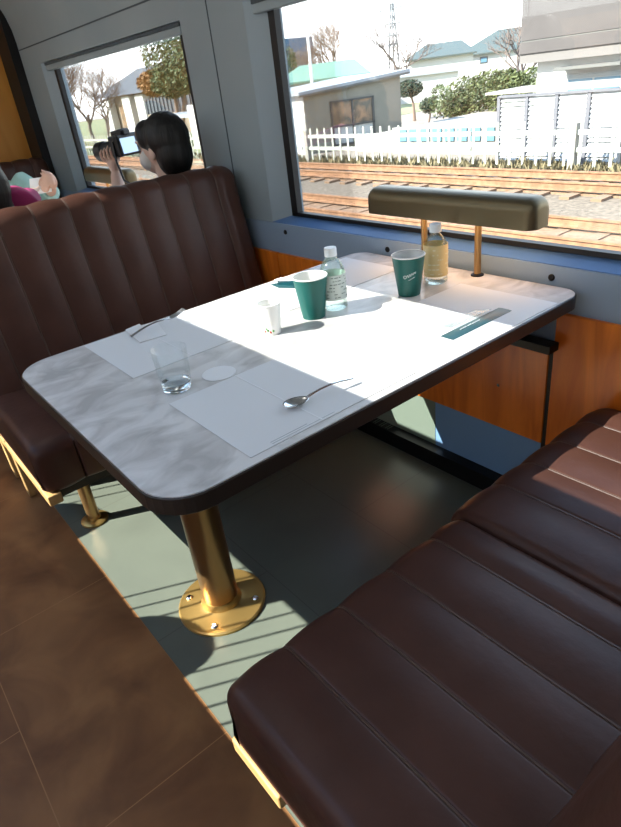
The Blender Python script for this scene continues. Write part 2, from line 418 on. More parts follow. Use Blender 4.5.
# ------------------------------------------------------------------ bench seats
def inset_profile(pr, d):
    n = len(pr); out = []
    for i in range(n):
        a = Vector(pr[i - 1]); b = Vector(pr[i]); c2 = Vector(pr[(i + 1) % n])
        e = (c2 - a)
        if e.length < 1e-6: out.append(tuple(b)); continue
        e.normalize(); out.append((b.x - e.y * d, b.y + e.x * d))
    return out
def pillow(m, prof, y0, y1, r0, r1, crown=.004):
    """channel cushion: x-z profile (counter-clockwise) swept along y with rounded ends r0, r1 and a soft crown"""
    st = []
    for k in range(7):
        a = PI / 2 * k / 6
        st.append((y0 + r0 * (1 - math.sin(a)) if False else y0 + r0 * (1 - math.cos(a)), r0 * (1 - math.sin(a))))
    for k in range(1, 5):
        u = k / 5.0; st.append((y0 + r0 + (y1 - r1 - y0 - r0) * u, -crown * math.sin(PI * u)))
    for k in range(6, -1, -1):
        a = PI / 2 * k / 6
        st.append((y1 - r1 * (1 - math.cos(a)), r1 * (1 - math.sin(a))))
    m.loft([[(x, y, z) for x, z in inset_profile(prof, d)] for y, d in st])
def arc(cx, cz, r, a0, a1, n=6):
    return [(cx + r * math.cos(math.radians(a0 + (a1 - a0) * k / n)), cz + r * math.sin(math.radians(a0 + (a1 - a0) * k / n))) for k in range(n + 1)]

SEAMS1 = [-1.205, -1.083, -.962, -.842, -.722, -.632]
SEAMS2 = [-.628, -.492, -.383, -.266, -.149, -.035]
BACKS = [-1.197, -1.083, -.966, -.849, -.732, -.615, -.498, -.381, -.264, -.150, -.035]
def make_bench(name, label, sgn, ox, thin=False, rail=1.16):
    """sgn=+1: seat faces -x (front edge at +.505); sgn=-1 mirrored"""
    t = thing(name, label, 'bench', (ox + sgn * .8, -.6, 0))
    T = Matrix.Translation((ox, 0, 0)) @ Matrix.Scale(sgn, 4, (1, 0, 0)) if sgn < 0 else Matrix.Translation((ox, 0, 0))
    def P(mb, n, m, smooth=True, par=t, bevel=0, angle=50): return mb.xform(T).build(n, m, par, smooth, bevel, angle)
    for SE, xf, rf in ((SEAMS1, .492, .042), (SEAMS2, .468, .06)):
        pr = [(1.0, .300), (1.0, .452)] + [(.85, .452), (.7, .453)] + arc(xf + rf, .452 - rf, rf, 90, 180) + arc(xf + .012, .312, .012, 180, 270, 3)
        pr = [(x, z) for x, z in pr]
        m = MB(); pip = MB()
        for k in range(len(SE) - 1):
            r0 = .028 if (k == 0 and SE is SEAMS1) else (.022 if k == 0 else .008)
            r1 = .038 if (k == 4 and SE is SEAMS2) else (.022 if k == 4 else .008)
            pillow(m, pr, SE[k], SE[k + 1], r0, r1)
            if k:
                q = [(x, SE[k], z) for x, z in inset_profile(pr, .0035)[1:-6]]
                pip.tube([Vector(a) for a in q], .0028, 6)
        P(m, 'seat_cushion', 'leather')
        P(pip, 'seat_piping', 'piping')
    # backrest: leaning profile
    front = [(.945, .44), (.965, .52), (.995, .66), (1.03, .80), (1.048, .88)]
    pr = [(1.17, .36), (1.17, .90)] + arc(1.112, .93, .058, 10, 165, 9) + front[::-1] + [(.945, .36)]
    if thin:
        pr = [(1.018, .36), (1.018, .95)] + arc(.998, .955, .02, 10, 165, 6) + [(.975, .90), (.962, .75), (.948, .58), (.94, .44), (.94, .36)]
    m = MB(); pip = MB()
    for k in range(10):
        pillow(m, pr, BACKS[k], BACKS[k + 1], .05 if k == 0 else .008, .065 if k == 9 else .008, .005)
        if k:
            q = [(x, BACKS[k], z) for x, z in inset_profile(pr, .003)[3:-1]]
            pip.tube([Vector(a) for a in q], .0028, 6)
    P(m, 'backrest', 'leather'); P(pip, 'back_piping', 'piping')
    P(MB().box(.52, 1.01 if thin else 1.14, -1.16, -.05, .262, .2995), 'seat_base', 'black', False)
    P(MB().box(.486, min(rail, 1.01 if thin else 2), -1.205, -1.165, .266, .2995), 'end_rail', 'woodlight', False, t, .004)
    lg = MB(); lg.obox((.97 if thin else 1.05, -1.176, .15), (1, 0, -.0), (0, 1, 0), (0, 0, 1), .022, .012, .14)
    P(lg, 'rear_leg', 'woodlight', False, t, .004)
    P(MB().box(.92 if thin else 1.02, 1.01 if thin else 1.14, -1.12, -.07, 0, .27), 'rear_plinth', 'black', False)
    for yy in (-1.06, -.16):
        l = MB().lathe((.72, yy, 0), [(.021, .012), (.021, .27)], 20)
        lo = P(l, 'leg', 'bronze')
        P(MB().lathe((.72, yy, 0), [(.046, 0), (.046, .007), (.040, .011), (.024, .014), (.0215, .02)], 28), 'foot_plate', 'brass', True, lo)
    return t
PER = 2.36
make_bench('bench_seat', 'brown channel-stitched leather bench in the foreground, right of the table', 1, 0, False, .62)
make_bench('bench_seat', 'dark leather bench with tall fluted back left of the table, facing the camera', -1, 0)
make_bench('bench_seat', 'dark bench backed onto the tall fluted one, where the person photographing sits', 1, -2.2, True)
make_bench('bench_seat', 'black bench at the far wooden partition, behind the person in mint', -1, -PER)

# ------------------------------------------------------------------ table lamp(s)
def make_lamp(label, ox):
    t = thing('table_lamp', label, 'lamp', (ox + .03, -.06, TOP), 'long bronze lamps on the tables')
    def ring(x, k):
        cy, z0, z1 = -.065, .873, .947
        hw = .043 - k; zt = z1 - k; rr = .034 * hw / .043
        p = [(cy - hw, z0)] + [(cy - hw + rr - rr * math.cos(math.radians(a)), zt - rr + rr * math.sin(math.radians(a))) for a in range(0, 91, 15)]
        q = [(2 * cy - a, b) for a, b in p[::-1]]
        return [(x, a, b) for a, b in p + q]
    m = MB(); xs = []
    X0, X1, r = ox - .272, ox + .300, .03
    for k in range(7):
        a = PI / 2 * k / 6; xs.append((X0 + r * (1 - math.sin(a)), r * (1 - math.cos(a))))
    xs = [(X0 + r * (1 - math.cos(PI / 2 * k / 6)), r * (1 - math.sin(PI / 2 * k / 6))) for k in range(7)]
    xs += [(X1 - (x - X0), d) for x, d in xs[::-1]]
    m.loft([ring(x, d * .85) for x, d in xs])
    m.build('lamp_shade', 'lampb', t, True, 0, 60)
    MB().box(ox - .22, ox + .27, -.085, -.045, .869, .874).build('light_tube', 'lampe', t)
    for px in (-.092, .099):
        p = MB().tube([(ox + px, -.045, TOP), (ox + px, -.045, .872)], .0095, 16).build('lamp_post', 'bronze', t, True)
        MB().lathe((ox + px, -.045, TOP), [(.018, 0), (.018, .003), (.010, .006)], 20).build('flange', 'blackm', p, True)
    return t
make_lamp('long bronze bar lamp on two posts at the window end of the table', 0)
# the neighbouring table with its lamp
t2 = thing('dining_table', 'table with a bar lamp behind the tall bench, beyond the person photographing', 'table', (-PER, -.6, 0))
MB().prism(rrect(-PER - .40, -PER + .40, -1.18, -.02, (.085, .085, .05, .05)), .684, TOP).build('tabletop', 'marble', t2)
MB().lathe((-PER, -.94, 0), [(.108, 0), (.104, .01), (.037, .014), (.037, .684)], 28).build('post', 'bronze', t2, True)
make_lamp('bar lamp on the far table below the left window', -PER)

# ------------------------------------------------------------------ things on the table
Z = TOP + .0005
def mat_sheet(label, x0, x1, y0, y1, fold, text):
    o = tag(MB().box(x0, x1, y0, y1, Z, Z + .0007).build('paper_placemat', 'paper'), label, 'placemat', 'white paper placemats')
    if fold: MB().box(x0, x1, fold - .0015, fold + .0015, Z + .0007, Z + .0013).build('fold_crease', 'coaster', o)
    if text == 1:
        for k, (a, b) in enumerate(((.05, .19), (.05, .13))):
            MB().box(x1 - .006 - .006 * k - .0015, x1 - .006 - .006 * k, y0 + a, y0 + b, Z + .0007, Z + .001).build('printed_line', 'paper2', o)
    if text == 2:
        MB().box(x0 + .05, x0 + .012, y1 - .02, y1 - .018, Z + .0007, Z + .001).build('printed_line', 'paper2', o)
    return o
mat_sheet('paper placemat at the front aisle corner of the table, with small print, under the spoon', .088, .378, -1.008, -.60, -.850, 1)
mat_sheet('paper placemat at the left aisle corner of the table, beside the glass tumbler', -.392, -.090, -1.003, -.60, -.855, 0)
mr = mat_sheet('paper placemat at the right window corner, under the long teal packet', .108, .392, -.56, -.128, 0, 0)
for k in range(1):
    pts = [(.285 + .006 * math.cos(a), -.515 + .006 * math.sin(a), Z + .0012) for a in [2 * PI * i / 20 for i in range(21)]]
    MB().tube(pts, .0008, 5).build('printed_ring', 'paper2', mr)
mat_sheet('paper placemat at the left window corner, behind the teal cup and water bottle', -.382, -.135, -.54, -.105, 0, 0)

# folded napkin with fork on the far edge
nap = MB().sheet([(-.398, -.885, Z + .0012), (-.275, -.90, Z + .0012), (-.265, -.83, Z + .0012), (-.385, -.80, Z + .0012)], .002)
nap.add([(-.398, -.885, Z + .0035), (-.275, -.90, Z + .0035), (-.275, -.868, Z + .007), (-.392, -.845, Z + .009)], [(0, 1, 2, 3)])
tag(nap.build('paper_napkin', 'coaster'), 'small folded white napkin under the fork, at the bench-side table edge', 'napkin')
def fork(label, A, B, zt):
    A = Vector(A); B = Vector(B); d = (B - A).normalized(); n = Vector((-d.y, d.x, 0)).normalized()
    t = thing('fork', label, 'fork', (A.x, A.y, TOP))
    L = (B - A).length
    pts = [A + d * L * u + Vector((0, 0, .012 * math.sin(PI * u * .9) + zt * u)) for u in [k / 8 for k in range(7)]]
    rg = []
    for i, p in enumerate(pts):
        wd = (.0048, .0046, .004, .003, .0024, .0026, .004)[i]
        rg.append([p + n * wd, p + n * wd * .8 + Vector((0, 0, .0022)), p - n * wd * .8 + Vector((0, 0, .0022)), p - n * wd])
    MB().loft(rg).build('handle', 'steel', t, True)
    e = pts[-1]
    hd = MB(); a = e; b = e + d * .018 + Vector((0, 0, -.001))
    hd.loft([[a + n * .004, a + n * .003 + Vector((0, 0, .002)), a - n * .003 + Vector((0, 0, .002)), a - n * .004], [b + n * .0115, b + n * .011 + Vector((0, 0, .002)), b - n * .011 + Vector((0, 0, .002)), b - n * .0115]])
    hd.build('head', 'steel', t, True)
    for k in (-1.5, -.5, .5, 1.5):
        MB().tube([b + n * .0064 * k + Vector((0, 0, .001)), b + n * .0064 * k + d * .02 + Vector((0, 0, .004)), b + n * .0062 * k + d * .042 + Vector((0, 0, .012))], [.0016, .0014, .0009], 6).build('tine', 'steel', t, True)
    return t
fork('steel fork with tines raised, on the napkin at the far table edge', (-.328, -.900, Z + .005), (-.318, -.772, Z + .010), .004)
def spoon(label, A, B):
    A = Vector(A); B = Vector(B); d = (B - A); d.z = 0; d.normalize(); n = Vector((-d.y, d.x, 0))
    t = thing('spoon', label, 'spoon', (A.x, A.y, TOP))
    bw = MB(); v = []; f = []
    R, S = 8, 20
    for i in range(R + 1):
        r = i / R
        for k in range(S):
            a = 2 * PI * k / S
            p = A + d * (.026 * r * math.cos(a)) + n * (.017 * r * math.sin(a) * (1 - .18 * math.cos(a))) + Vector((0, 0, .0015 + .008 * r * r))
            v.append(p)
    for i in range(R):
        for k in range(S): f.append((i * S + k, i * S + (k + 1) % S, (i + 1) * S + (k + 1) % S, (i + 1) * S + k))
    bw.add(v, f); o = bw.build('bowl', 'steel', t, True)
    so = o.modifiers.new('thick', 'SOLIDIFY'); so.thickness = .0012
    s0 = A + d * .025 + Vector((0, 0, .0095)); e = B
    rg = []
    for i in range(8):
        u = i / 7; p = s0.lerp(e, u) + Vector((0, 0, .006 * math.sin(PI * u)))
        wd = (.003, .0022, .0022, .0025, .003, .0038, .0046, .0040)[i]
        rg.append([p + n * wd, p + n * wd * .7 + Vector((0, 0, .002)), p - n * wd * .7 + Vector((0, 0, .002)), p - n * wd])
    MB().loft(rg).build('handle', 'steel', t, True)
    return t
spoon('steel spoon lying across the sunlit edge of the front placemat', (.298, -.848, Z + .001), (.318, -.722, Z + .014))

tag(MB().lathe((.048, -.866, TOP), [(.037, .0003), (.037, .0016), (.0365, .0018)], 40).build('round_coaster', 'coaster'), 'round white paper coaster beside the glass tumbler', 'coaster')

# glass tumbler
t = thing('glass_tumbler', 'empty clear glass tumbler with thick base near the aisle end of the table', 'glass', (.040, -.962, TOP))
MB().lathe((.040, -.962, TOP), [(.0305, .014), (.0335, .04), (.0365, .092), (.0352, .092), (.0322, .04), (.0292, .016)], 40, False).build('glass_wall', 'tumbler', t, True)
MB().lathe((.040, -.962, TOP + .0004), [(.024, 0), (.030, .004), (.0315, .018), (.029, .019), (.02, .015), (0, .013)], 40).build('thick_base', 'thick', t, True)

# paper cups
def cup(label, x, y, h, rb, rt, m, extra=None):
    t = thing('paper_cup', label, 'cup', (x, y, TOP))
    MB().lathe((x, y, Z), [(rb - .002, .003), (rb, 0), (rt, h), (rt - .0012, h), (rb - .0012, .006), (0, .006)], 40, False).build('cup_wall', m, t, True)
    MB().lathe((x, y, Z), [(rt - .0016, h - .001), (rb - .0006, .007), (0, .0068)], 40, False).build('cup_lining', 'white', t, True)
    pts = [(x + (rt) * math.cos(a), y + rt * math.sin(a), Z + h) for a in [2 * PI * k / 40 for k in range(41)]]
    MB().tube(pts, .0018, 6, False).build('rolled_rim', 'white', t, True)
    return t
CA = math.radians(-46)       # side that faces the aisle seat
c1 = cup('larger green paper cup beside the water bottle, mid-table in the sun', -.046, -.520, .105, .029, .043, 'green')
c2 = cup('green paper cup with a white emblem, in front of the gold-label bottle', .044, -.262, .105, .029, .043, 'green')
c3 = cup('small white paper cup with a red and green print at its foot', -.044, -.653, .076, .019, .0285, 'white')
def on_cup(x, y, rb, rt, h, a, z, off=.0006):
    r = rb + (rt - rb) * z / h + off
    return (x + r * math.cos(a), y + r * math.sin(a), Z + z)
# emblem on the window-side cup: ring and a script flourish
def emblem(t, x, y, a0):
    pts = [on_cup(x, y, .029, .043, .105, a0 - .28 + .10 * math.cos(s), .056 + .004 * math.sin(s)) for s in [2 * PI * k / 16 for k in range(17)]]
    MB().tube(pts, .0006, 5, False).build('emblem_ring', 'whitep', t)
    pts = [on_cup(x, y, .029, .043, .105, a0 - .14 + .62 * u, .057 + .010 * u + .0045 * math.sin(u * 26) * (1 - .5 * u)) for u in [k / 40 for k in range(41)]]
    MB().tube(pts, .0006, 5, False).build('emblem_script', 'whitep', t)
    pts = [on_cup(x, y, .029, .043, .105, a0 - .05 + .45 * u, .047 + .008 * u) for u in [k / 10 for k in range(11)]]
    MB().tube(pts, .0005, 5, False).build('emblem_underline', 'whitep', t)
emblem(c2, .044, -.262, CA)
for k, (da, zz, mm, rr) in enumerate(((-.75, .010, 'redp', .0028), (-.35, .014, 'greenp', .003), (-.05, .009, 'redp', .0026), (-.55, .018, 'greenp', .0024), (.3, .012, 'greenp', .0026))):
    p = on_cup(-.044, -.653, .019, .0285, .076, CA + da, zz, .0)
    MB().ell(p, (rr, rr, rr * 1.3), 8, 6).build('flower_print', mm, c3, True)

# plastic bottles
def bottle(label, x, y, h, body, labm, printm, lab0, lab1, water):
    t = thing('plastic_bottle', label, 'bottle', (x, y, TOP))
    R = .0325
    pr = [(R - .006, .0), (R - .001, .004), (R, .012), (R - .0015, .022), (R, .03), (R - .002, .04), (R - .0005, .075), (R - .0015, .085), (R, .095), (R - .002, .106), (.026, .119), (.018, .129), (.0135, .134), (.0125, .14)]
    MB().lathe((x, y, Z), [(r, z * h / .16) for r, z in pr], 36).build('bottle_body', body, t, True)
    MB().lathe((x, y, Z + .138 * h / .16), [(.0128, 0), (.0158, .001), (.0158, .018 * h / .16), (.0148, .022 * h / .16), (0, .0225 * h / .16)], 28).build('cap', 'whitep', t, True)
    lo = MB().lathe((x, y, Z), [(R + .0004, lab0), (R + .0006, lab1)], 36, False).build('label_wrap', labm, t, True)
    # print: irregular dashes and blocks around the facing side
    rnd = random.Random(int(x * 1000) + 77)
    n = 0; zz = lab0 + .006
    while zz < lab1 - .004:
        a = CA - 1.35
        while a < CA + 1.35:
            da = rnd.uniform(.07, .30)
            if rnd.random() < .68:
                h2 = .0022 if printm == 'label1d' else .0032
                v = []
                for q in range(4):
                    aa = a + da * q / 3
                    v += [(x + (R + .0011) * math.cos(aa), y + (R + .0011) * math.sin(aa), Z + zz), (x + (R + .0011) * math.cos(aa), y + (R + .0011) * math.sin(aa), Z + zz + h2)]
                MB().add(v, [(2 * q, 2 * q + 2, 2 * q + 3, 2 * q + 1) for q in range(3)]).build('label_print', printm, lo)
            a += da + .07
        zz += .0085 if printm == 'label1d' else .013
    return t
bottle('clear water bottle with a silvery printed label beside the larger green cup', -.045, -.447, .158, 'water', 'label1', 'label1d', .030, .094, 1)
bottle('plastic tea bottle with a gold label by the lamp posts', .038, -.148, .158, 'pet', 'label2', 'label2l', .022, .106, 0)

# teal wipe packets
t = thing('wipe_packet', 'long teal wet-wipe packet with its clear wrapper, in the right window corner', 'packet', (.32, -.33, TOP))
a, b = Vector((.318, -.442, Z + .0012)), Vector((.318, -.228, Z + .0012)); d = (b - a).normalized(); n = Vector((-d.y, d.x, 0))
rg = []
for k in range(12):
    u = k / 11; p = a.lerp(b, u); wd = .0185; hh = .0012 + .0035 * math.sin(PI * u)
    rg.append([p + n * wd, p + n * wd * .5 + Vector((0, 0, hh)), p - n * wd * .5 + Vector((0, 0, hh)), p - n * wd])
MB().loft(rg).build('packet_body', 'teal', t, True)
for k, (u, du) in enumerate(((.22, .10), (.34, .06), (.42, .12))):
    p = a.lerp(b, u) + Vector((0, 0, .0046)); q = a.lerp(b, u + du) + Vector((0, 0, .005))
    MB().tube([p, q], .0013, 5).build('printed_stripe', 'whitep', t)
MB().sheet([(.262, -.405, Z + .004), (.298, -.40, Z + .0075), (.300, -.255, Z + .006), (.275, -.29, Z + .009)], .0008).build('clear_wrapper', 'film', t)
t = thing('wipe_packet', 'crumpled opened teal packet with a white wipe, by the left bench', 'packet', (-.33, -.40, TOP))
MB().loft([[(-.365, -.425, Z + .001), (-.365, -.425, Z + .003), (-.352, -.395, Z + .004), (-.352, -.395, Z + .001)], [(-.318, -.43, Z + .001), (-.318, -.43, Z + .010), (-.305, -.39, Z + .014), (-.305, -.39, Z + .001)], [(-.262, -.40, Z + .001), (-.262, -.40, Z + .008), (-.255, -.37, Z + .006), (-.255, -.37, Z + .001)]]).build('packet_body', 'teal', t, True)
MB().loft([[(-.388, -.395, Z + .001), (-.388, -.395, Z + .006), (-.38, -.372, Z + .008), (-.38, -.372, Z + .001)], [(-.352, -.41, Z + .001), (-.352, -.41, Z + .012), (-.34, -.38, Z + .006), (-.34, -.38, Z + .001)]]).build('white_wipe', 'coaster', t, True)

# ------------------------------------------------------------------ opposite (unseen) aisle chairs that shade the floor
def add_shade_chair(label, x):
    t = thing('shade_chair', label, 'chair', (x, -2.5, 0), 'unseen chairs added to shade the floor')
    MB().lathe((x, -2.45, 0), [(.2, 0), (.2, .015), (.03, .03), (.03, .40)], 24).build('shade_pedestal', 'brass', t, True)
    MB().prism(rrect(x - .24, x + .24, -2.68, -2.2, (.06,) * 4), .40, .50).build('shade_seat', 'leather', t, bevel=.02)
    MB().box(x - .23, x + .23, -2.74, -2.66, .5, 1.28).build('backrest', 'leather', t, bevel=.03)
    m = MB(); m.add([], [])
    pts = [(x + .135 * math.cos(a), 1.30 + .135 * math.sin(a)) for a in [2 * PI * k / 28 for k in range(28)]]
    m.loft([[(px, yy, pz) for px, pz in pts] for yy in (-2.73, -2.67)])
    m.build('headrest', 'leather', t, True)
add_shade_chair('unseen high-backed chair added to shade the floor, nearer the camera', -.82)
add_shade_chair('unseen high-backed chair added to shade the floor, nearer the partition', -1.56)

# ------------------------------------------------------------------ people
def finger(m, base, dirs, lens, r):
    p = Vector(base); pts = [p]
    for d, l in zip(dirs, lens):
        p = p + Vector(d).normalized() * l; pts.append(p)
    m.tube(pts, [r, r * .95, r * .85, r * .7][:len(pts)], 8)
    m.ell(pts[-1], (r * .7,) * 3, 8, 6)

# person with the camera, seated on the bench behind the tall fluted back, facing left (-x)
t = thing('person', 'person in black with bobbed hair holding a camera up to the left window', 'person', (-1.40, -.19, .45))
HX, HY, HZ = -1.362, -.192, 1.075
HT = Matrix.Translation((HX, HY, HZ)) @ Matrix.Rotation(math.radians(27), 4, 'Z')
def H(x, y, z): return HT @ Vector((x, y, z))
HR = Matrix.Rotation(math.radians(27), 3, 'Z')
bd = MB()
bd.ell(H(-.005, 0, .01), (.088, .070, .105), rot=HR); bd.ell(H(-.052, 0, -.05), (.050, .05, .055), rot=HR)
bd.ell(H(-.096, 0, -.018), (.016, .012, .018)); bd.ell(H(-.09, 0, -.062), (.012, .018, .010))
for sy in (-1, 1): bd.ell(H(-.004, sy * .073, -.02), (.017, .010, .028), rot=HR)
bd.tube([(HX, HY, HZ - .06), (HX + .012, HY, HZ - .16), (HX + .01, HY, HZ - .2)], [.05, .048, .06], 14)
bd.ell((HX + .01, HY, .78), (.09, .145, .16)); bd.ell((HX + .0, HY, .62), (.10, .14, .15))
for sy in (-1, 1):
    bd.tube([(HX + .03, HY + sy * .085, .52), (HX - .22, HY + sy * .09, .52), (HX - .41, HY + sy * .09, .50)], [.075, .07, .055], 12)
    bd.tube([(HX - .41, HY + sy * .09, .50), (HX - .42, HY + sy * .09, .10)], [.055, .036], 12)
    bd.ell((HX - .46, HY + sy * .09, .045), (.11, .042, .04))
CB = Vector((-1.655, -.228, 1.083))
ax = Vector((.92, .36, .11)).normalized(); ay = Vector((-.36, .92, 0)).normalized(); az = ax.cross(ay)
nl = -ay                                          # side of the lens that faces the aisle
LC = CB - ax * .085 - az * .004                   # middle of the lens
# near arm (aisle side) coming up under the lens
EL = (-1.60, -.335, .80); WR = LC + nl * .012 - Vector((0, 0, .105))
bd.tube([(HX + .01, HY - .135, .86), (-1.48, -.34, .77), EL], [.05, .044, .038], 12)
bd.tube([EL, Vector(EL).lerp(WR, .55), WR], [.038, .034, .026], 12)
bd.ell(LC + nl * .014 - Vector((0, 0, .062)), (.030, .024, .040))
for k in range(4):
    b0 = LC + nl * .024 - Vector((0, 0, .045)) + ax * (.034 - .022 * k)
    finger(bd, b0, [nl * .7 + Vector((0, 0, .7)), Vector((0, 0, 1)) + nl * .05, Vector((0, 0, .7)) - nl * .8], [.026, .028 - .003 * abs(k - 1), .020], .0078)
finger(bd, LC - nl * .012 - Vector((0, 0, .055)), [-nl * .6 + Vector((0, 0, .6)), Vector((0, 0, 1)) - nl * .1], [.036, .03], .0095)
# far arm holding the grip
GR = CB + ay * .072
bd.tube([(HX + .01, HY + .12, .86), (-1.46, -.06, .79), (-1.58, -.085, .93), GR + ax * .03 - Vector((0, 0, .055))], [.048, .042, .034, .026], 12)
bd.ell(GR + ax * .012 - Vector((0, 0, .012)), (.026, .020, .040))
for k in range(4):
    finger(bd, GR + Vector((0, 0, .020 - .017 * k)) - ax * .005, [-ax + ay * .1, -ax * .7 - ay * .7, -ay], [.026, .022, .014], .0085)
finger(bd, GR + ax * .03 + Vector((0, 0, -.02)), [-ay + Vector((0, 0, .8)), -ay * .9 + Vector((0, 0, .3))], [.024, .018], .0095)
remesh(bd.build('body', 'skin2', t), .0045, 3)
hr = MB()
hr.ell(H(.026, 0, .030), (.100, .092, .098), rot=HR); hr.ell(H(.050, 0, -.03), (.074, .088, .10), rot=HR)
hr.ell(H(.056, 0, -.075), (.050, .074, .055), rot=HR); hr.ell(H(-.055, 0, .058), (.042, .074, .046), rot=HR)
for sy in (-1, 1): hr.ell(H(-.040, sy * .058, .035), (.036, .020, .040), rot=HR)
remesh(hr.build('hair', 'hair', t), .007, 3)
tp = MB()
tp.ell((HX + .01, HY, .80), (.112, .165, .135)); tp.ell((HX + .005, HY, .63), (.115, .16, .17))
tp.tube([(HX + .008, HY, .86), (HX + .002, HY, .955)], [.09, .066], 18)
tp.tube([(HX + .01, HY - .14, .855), (-1.46, -.35, .775), (-1.575, -.342, .785)], [.07, .06, .05], 14)
tp.tube([(HX + .01, HY + .11, .855), (-1.46, -.07, .795), (-1.565, -.085, .90)], [.065, .055, .045], 14)
remesh(tp.build('black_top', 'blackcl', t), .009, 3)
tr = MB()
for sy in (-1, 1):
    tr.tube([(HX + .03, HY + sy * .085, .553), (HX - .22, HY + sy * .09, .553), (HX - .42, HY + sy * .09, .51)], [.095, .088, .07], 14)
    tr.tube([(HX - .42, HY + sy * .09, .51), (HX - .42, HY + sy * .09, .09)], [.07, .055], 14)
remesh(tr.build('trousers', 'blackcl', t), .012, 2)
mk = MB(); mk.ell(H(-.066, 0, -.048), (.048, .060, .048), rot=HR); mk.build('face_mask', 'mask', t, True)
mk = MB()
for sy in (-1, 1): mk.ell(H(-.084, sy * .03, .012), (.009, .011, .007), 10, 6)
mk.build('eyes', 'eye', t, True)

# the camera it holds
t = thing('camera', 'black camera with a lit blue rear screen, held up by the person in black', 'camera', tuple(CB))
cb = MB(); cb.obox(CB, ax, ay, az, .030, .062, .044); cb.obox(CB + az * .050 - ax * .005, ax, ay, az, .034, .028, .014)
cb.obox(CB + ay * .058 - ax * .012, ax, ay, az, .036, .014, .042)
cb.build('camera_body', 'camb', t, bevel=.008)
MB().obox(CB + ax * .031 - ay * .004 - az * .004, ax, ay, az, .0012, .044, .031).build('rear_screen', 'lcd', t)
MB().obox(CB + az * .048 + ax * .032, ax, ay, az, .006, .018, .010).build('eyepiece', 'camb', t, bevel=.003)
ln = MB(); o = CB - az * .004
ln.tube([o - ax * .03, o - ax * .05, o - ax * .055, o - ax * .12, o - ax * .125, o - ax * .165], [.033, .033, .035, .035, .041, .041], 28)
ln.build('lens', 'camb', t, True)
MB().tube([o - ax * .165, o - ax * .1665], .035, 24).build('front_glass', 'eye', t)
st = MB(); st.tube([CB - ay * .064 + az * .02, CB - ay * .07 - Vector((0, 0, .06)), (-1.58, -.30, .95), (-1.50, -.28, .92), (-1.45, -.24, .94)], .005, 6).build('strap', 'camb', t, True)

# person in magenta, on the same bench nearer the aisle: only hair and sleeve reach into view
t = thing('person', 'person with dark hair and a magenta sleeve at the left edge of the picture', 'person', (-1.42, -.9, .45))
HX, HY, HZ = -1.43, -.91, 1.09
bd = MB()
bd.ell((HX, HY, HZ + .01), (.088, .072, .105)); bd.ell((HX - .05, HY, HZ - .05), (.052, .05, .055)); bd.ell((HX - .096, HY, HZ - .018), (.016, .012, .018))
for sy in (-1, 1): bd.ell((HX + .004, HY + sy * .073, HZ - .015), (.018, .009, .03))
bd.tube([(HX, HY, HZ - .06), (HX + .012, HY, HZ - .2)], [.05, .058], 14)
bd.ell((HX + .01, HY, .78), (.1, .16, .16)); bd.ell((HX, HY, .60), (.11, .155, .16))
for sy in (-1, 1):
    bd.tube([(HX + .03, HY + sy * .085, .52), (HX - .32, HY + sy * .09, .50), (HX - .33, HY + sy * .09, .08)], [.075, .058, .036], 12)
    bd.ell((HX - .37, HY + sy * .09, .045), (.11, .042, .04))
bd.tube([(HX + .01, HY + .14, .92), (-1.62, -.715, .915), (-1.79, -.645, .945)], [.05, .042, .028], 12)
bd.ell((-1.83, -.630, .950), (.042, .026, .018))
for k in range(4): finger(bd, (-1.862, -.650 + .014 * k, .953), [(-1, .1, .1), (-.9, .1, -.4), (-.5, 0, -.8)], [.032, .022, .014], .0085)
finger(bd, (-1.825, -.608, .955), [(-.5, .7, .2), (-.9, .2, 0)], [.03, .025], .0095)
bd.tube([(HX + .01, HY - .15, .88), (-1.55, -1.06, .78), (-1.74, -1.0, .78)], [.05, .042, .028], 12)
bd.ell((-1.79, -.995, .78), (.045, .026, .018))
for k in range(4): finger(bd, (-1.82, -1.015 + .014 * k, .782), [(-1, 0, .1), (-.9, 0, -.4), (-.5, 0, -.8)], [.032, .022, .014], .0085)
finger(bd, (-1.79, -.97, .785), [(-.5, .7, .2), (-.9, .2, 0)], [.03, .025], .0095)
remesh(bd.build('body', 'skin2', t), .007, 3)
hr = MB(); hr.ell((HX + .022, HY, HZ + .035), (.105, .095, .1)); hr.ell((HX + .045, HY, HZ - .05), (.085, .098, .12)); hr.ell((HX + .05, HY, HZ - .13), (.06, .09, .08)); hr.ell((HX - .06, HY, HZ + .062), (.04, .07, .045))
remesh(hr.build('hair', 'hair', t), .008, 3)
tp = MB(); tp.ell((HX + .01, HY, .80), (.12, .195, .14)); tp.ell((HX + .005, HY, .62), (.12, .18, .17)); tp.tube([(HX, HY, .86), (HX, HY, .94)], [.085, .062], 16)
tp.tube([(HX + .01, HY + .11, .935), (-1.50, -.785, .955), (-1.63, -.715, .925), (-1.735, -.668, .938)], [.08, .068, .056, .046], 14)
tp.tube([(HX + .01, HY - .15, .87), (-1.55, -1.06, .78), (-1.70, -1.01, .78)], [.07, .06, .046], 14)
remesh(tp.build('magenta_top', 'pinkcl', t), .009, 3)
tr = MB()
for sy in (-1, 1): tr.tube([(HX + .03, HY + sy * .085, .553), (HX - .33, HY + sy * .09, .54), (HX - .33, HY + sy * .09, .09)], [.095, .075, .055], 14)
remesh(tr.build('trousers', 'blackcl', t), .012, 2)

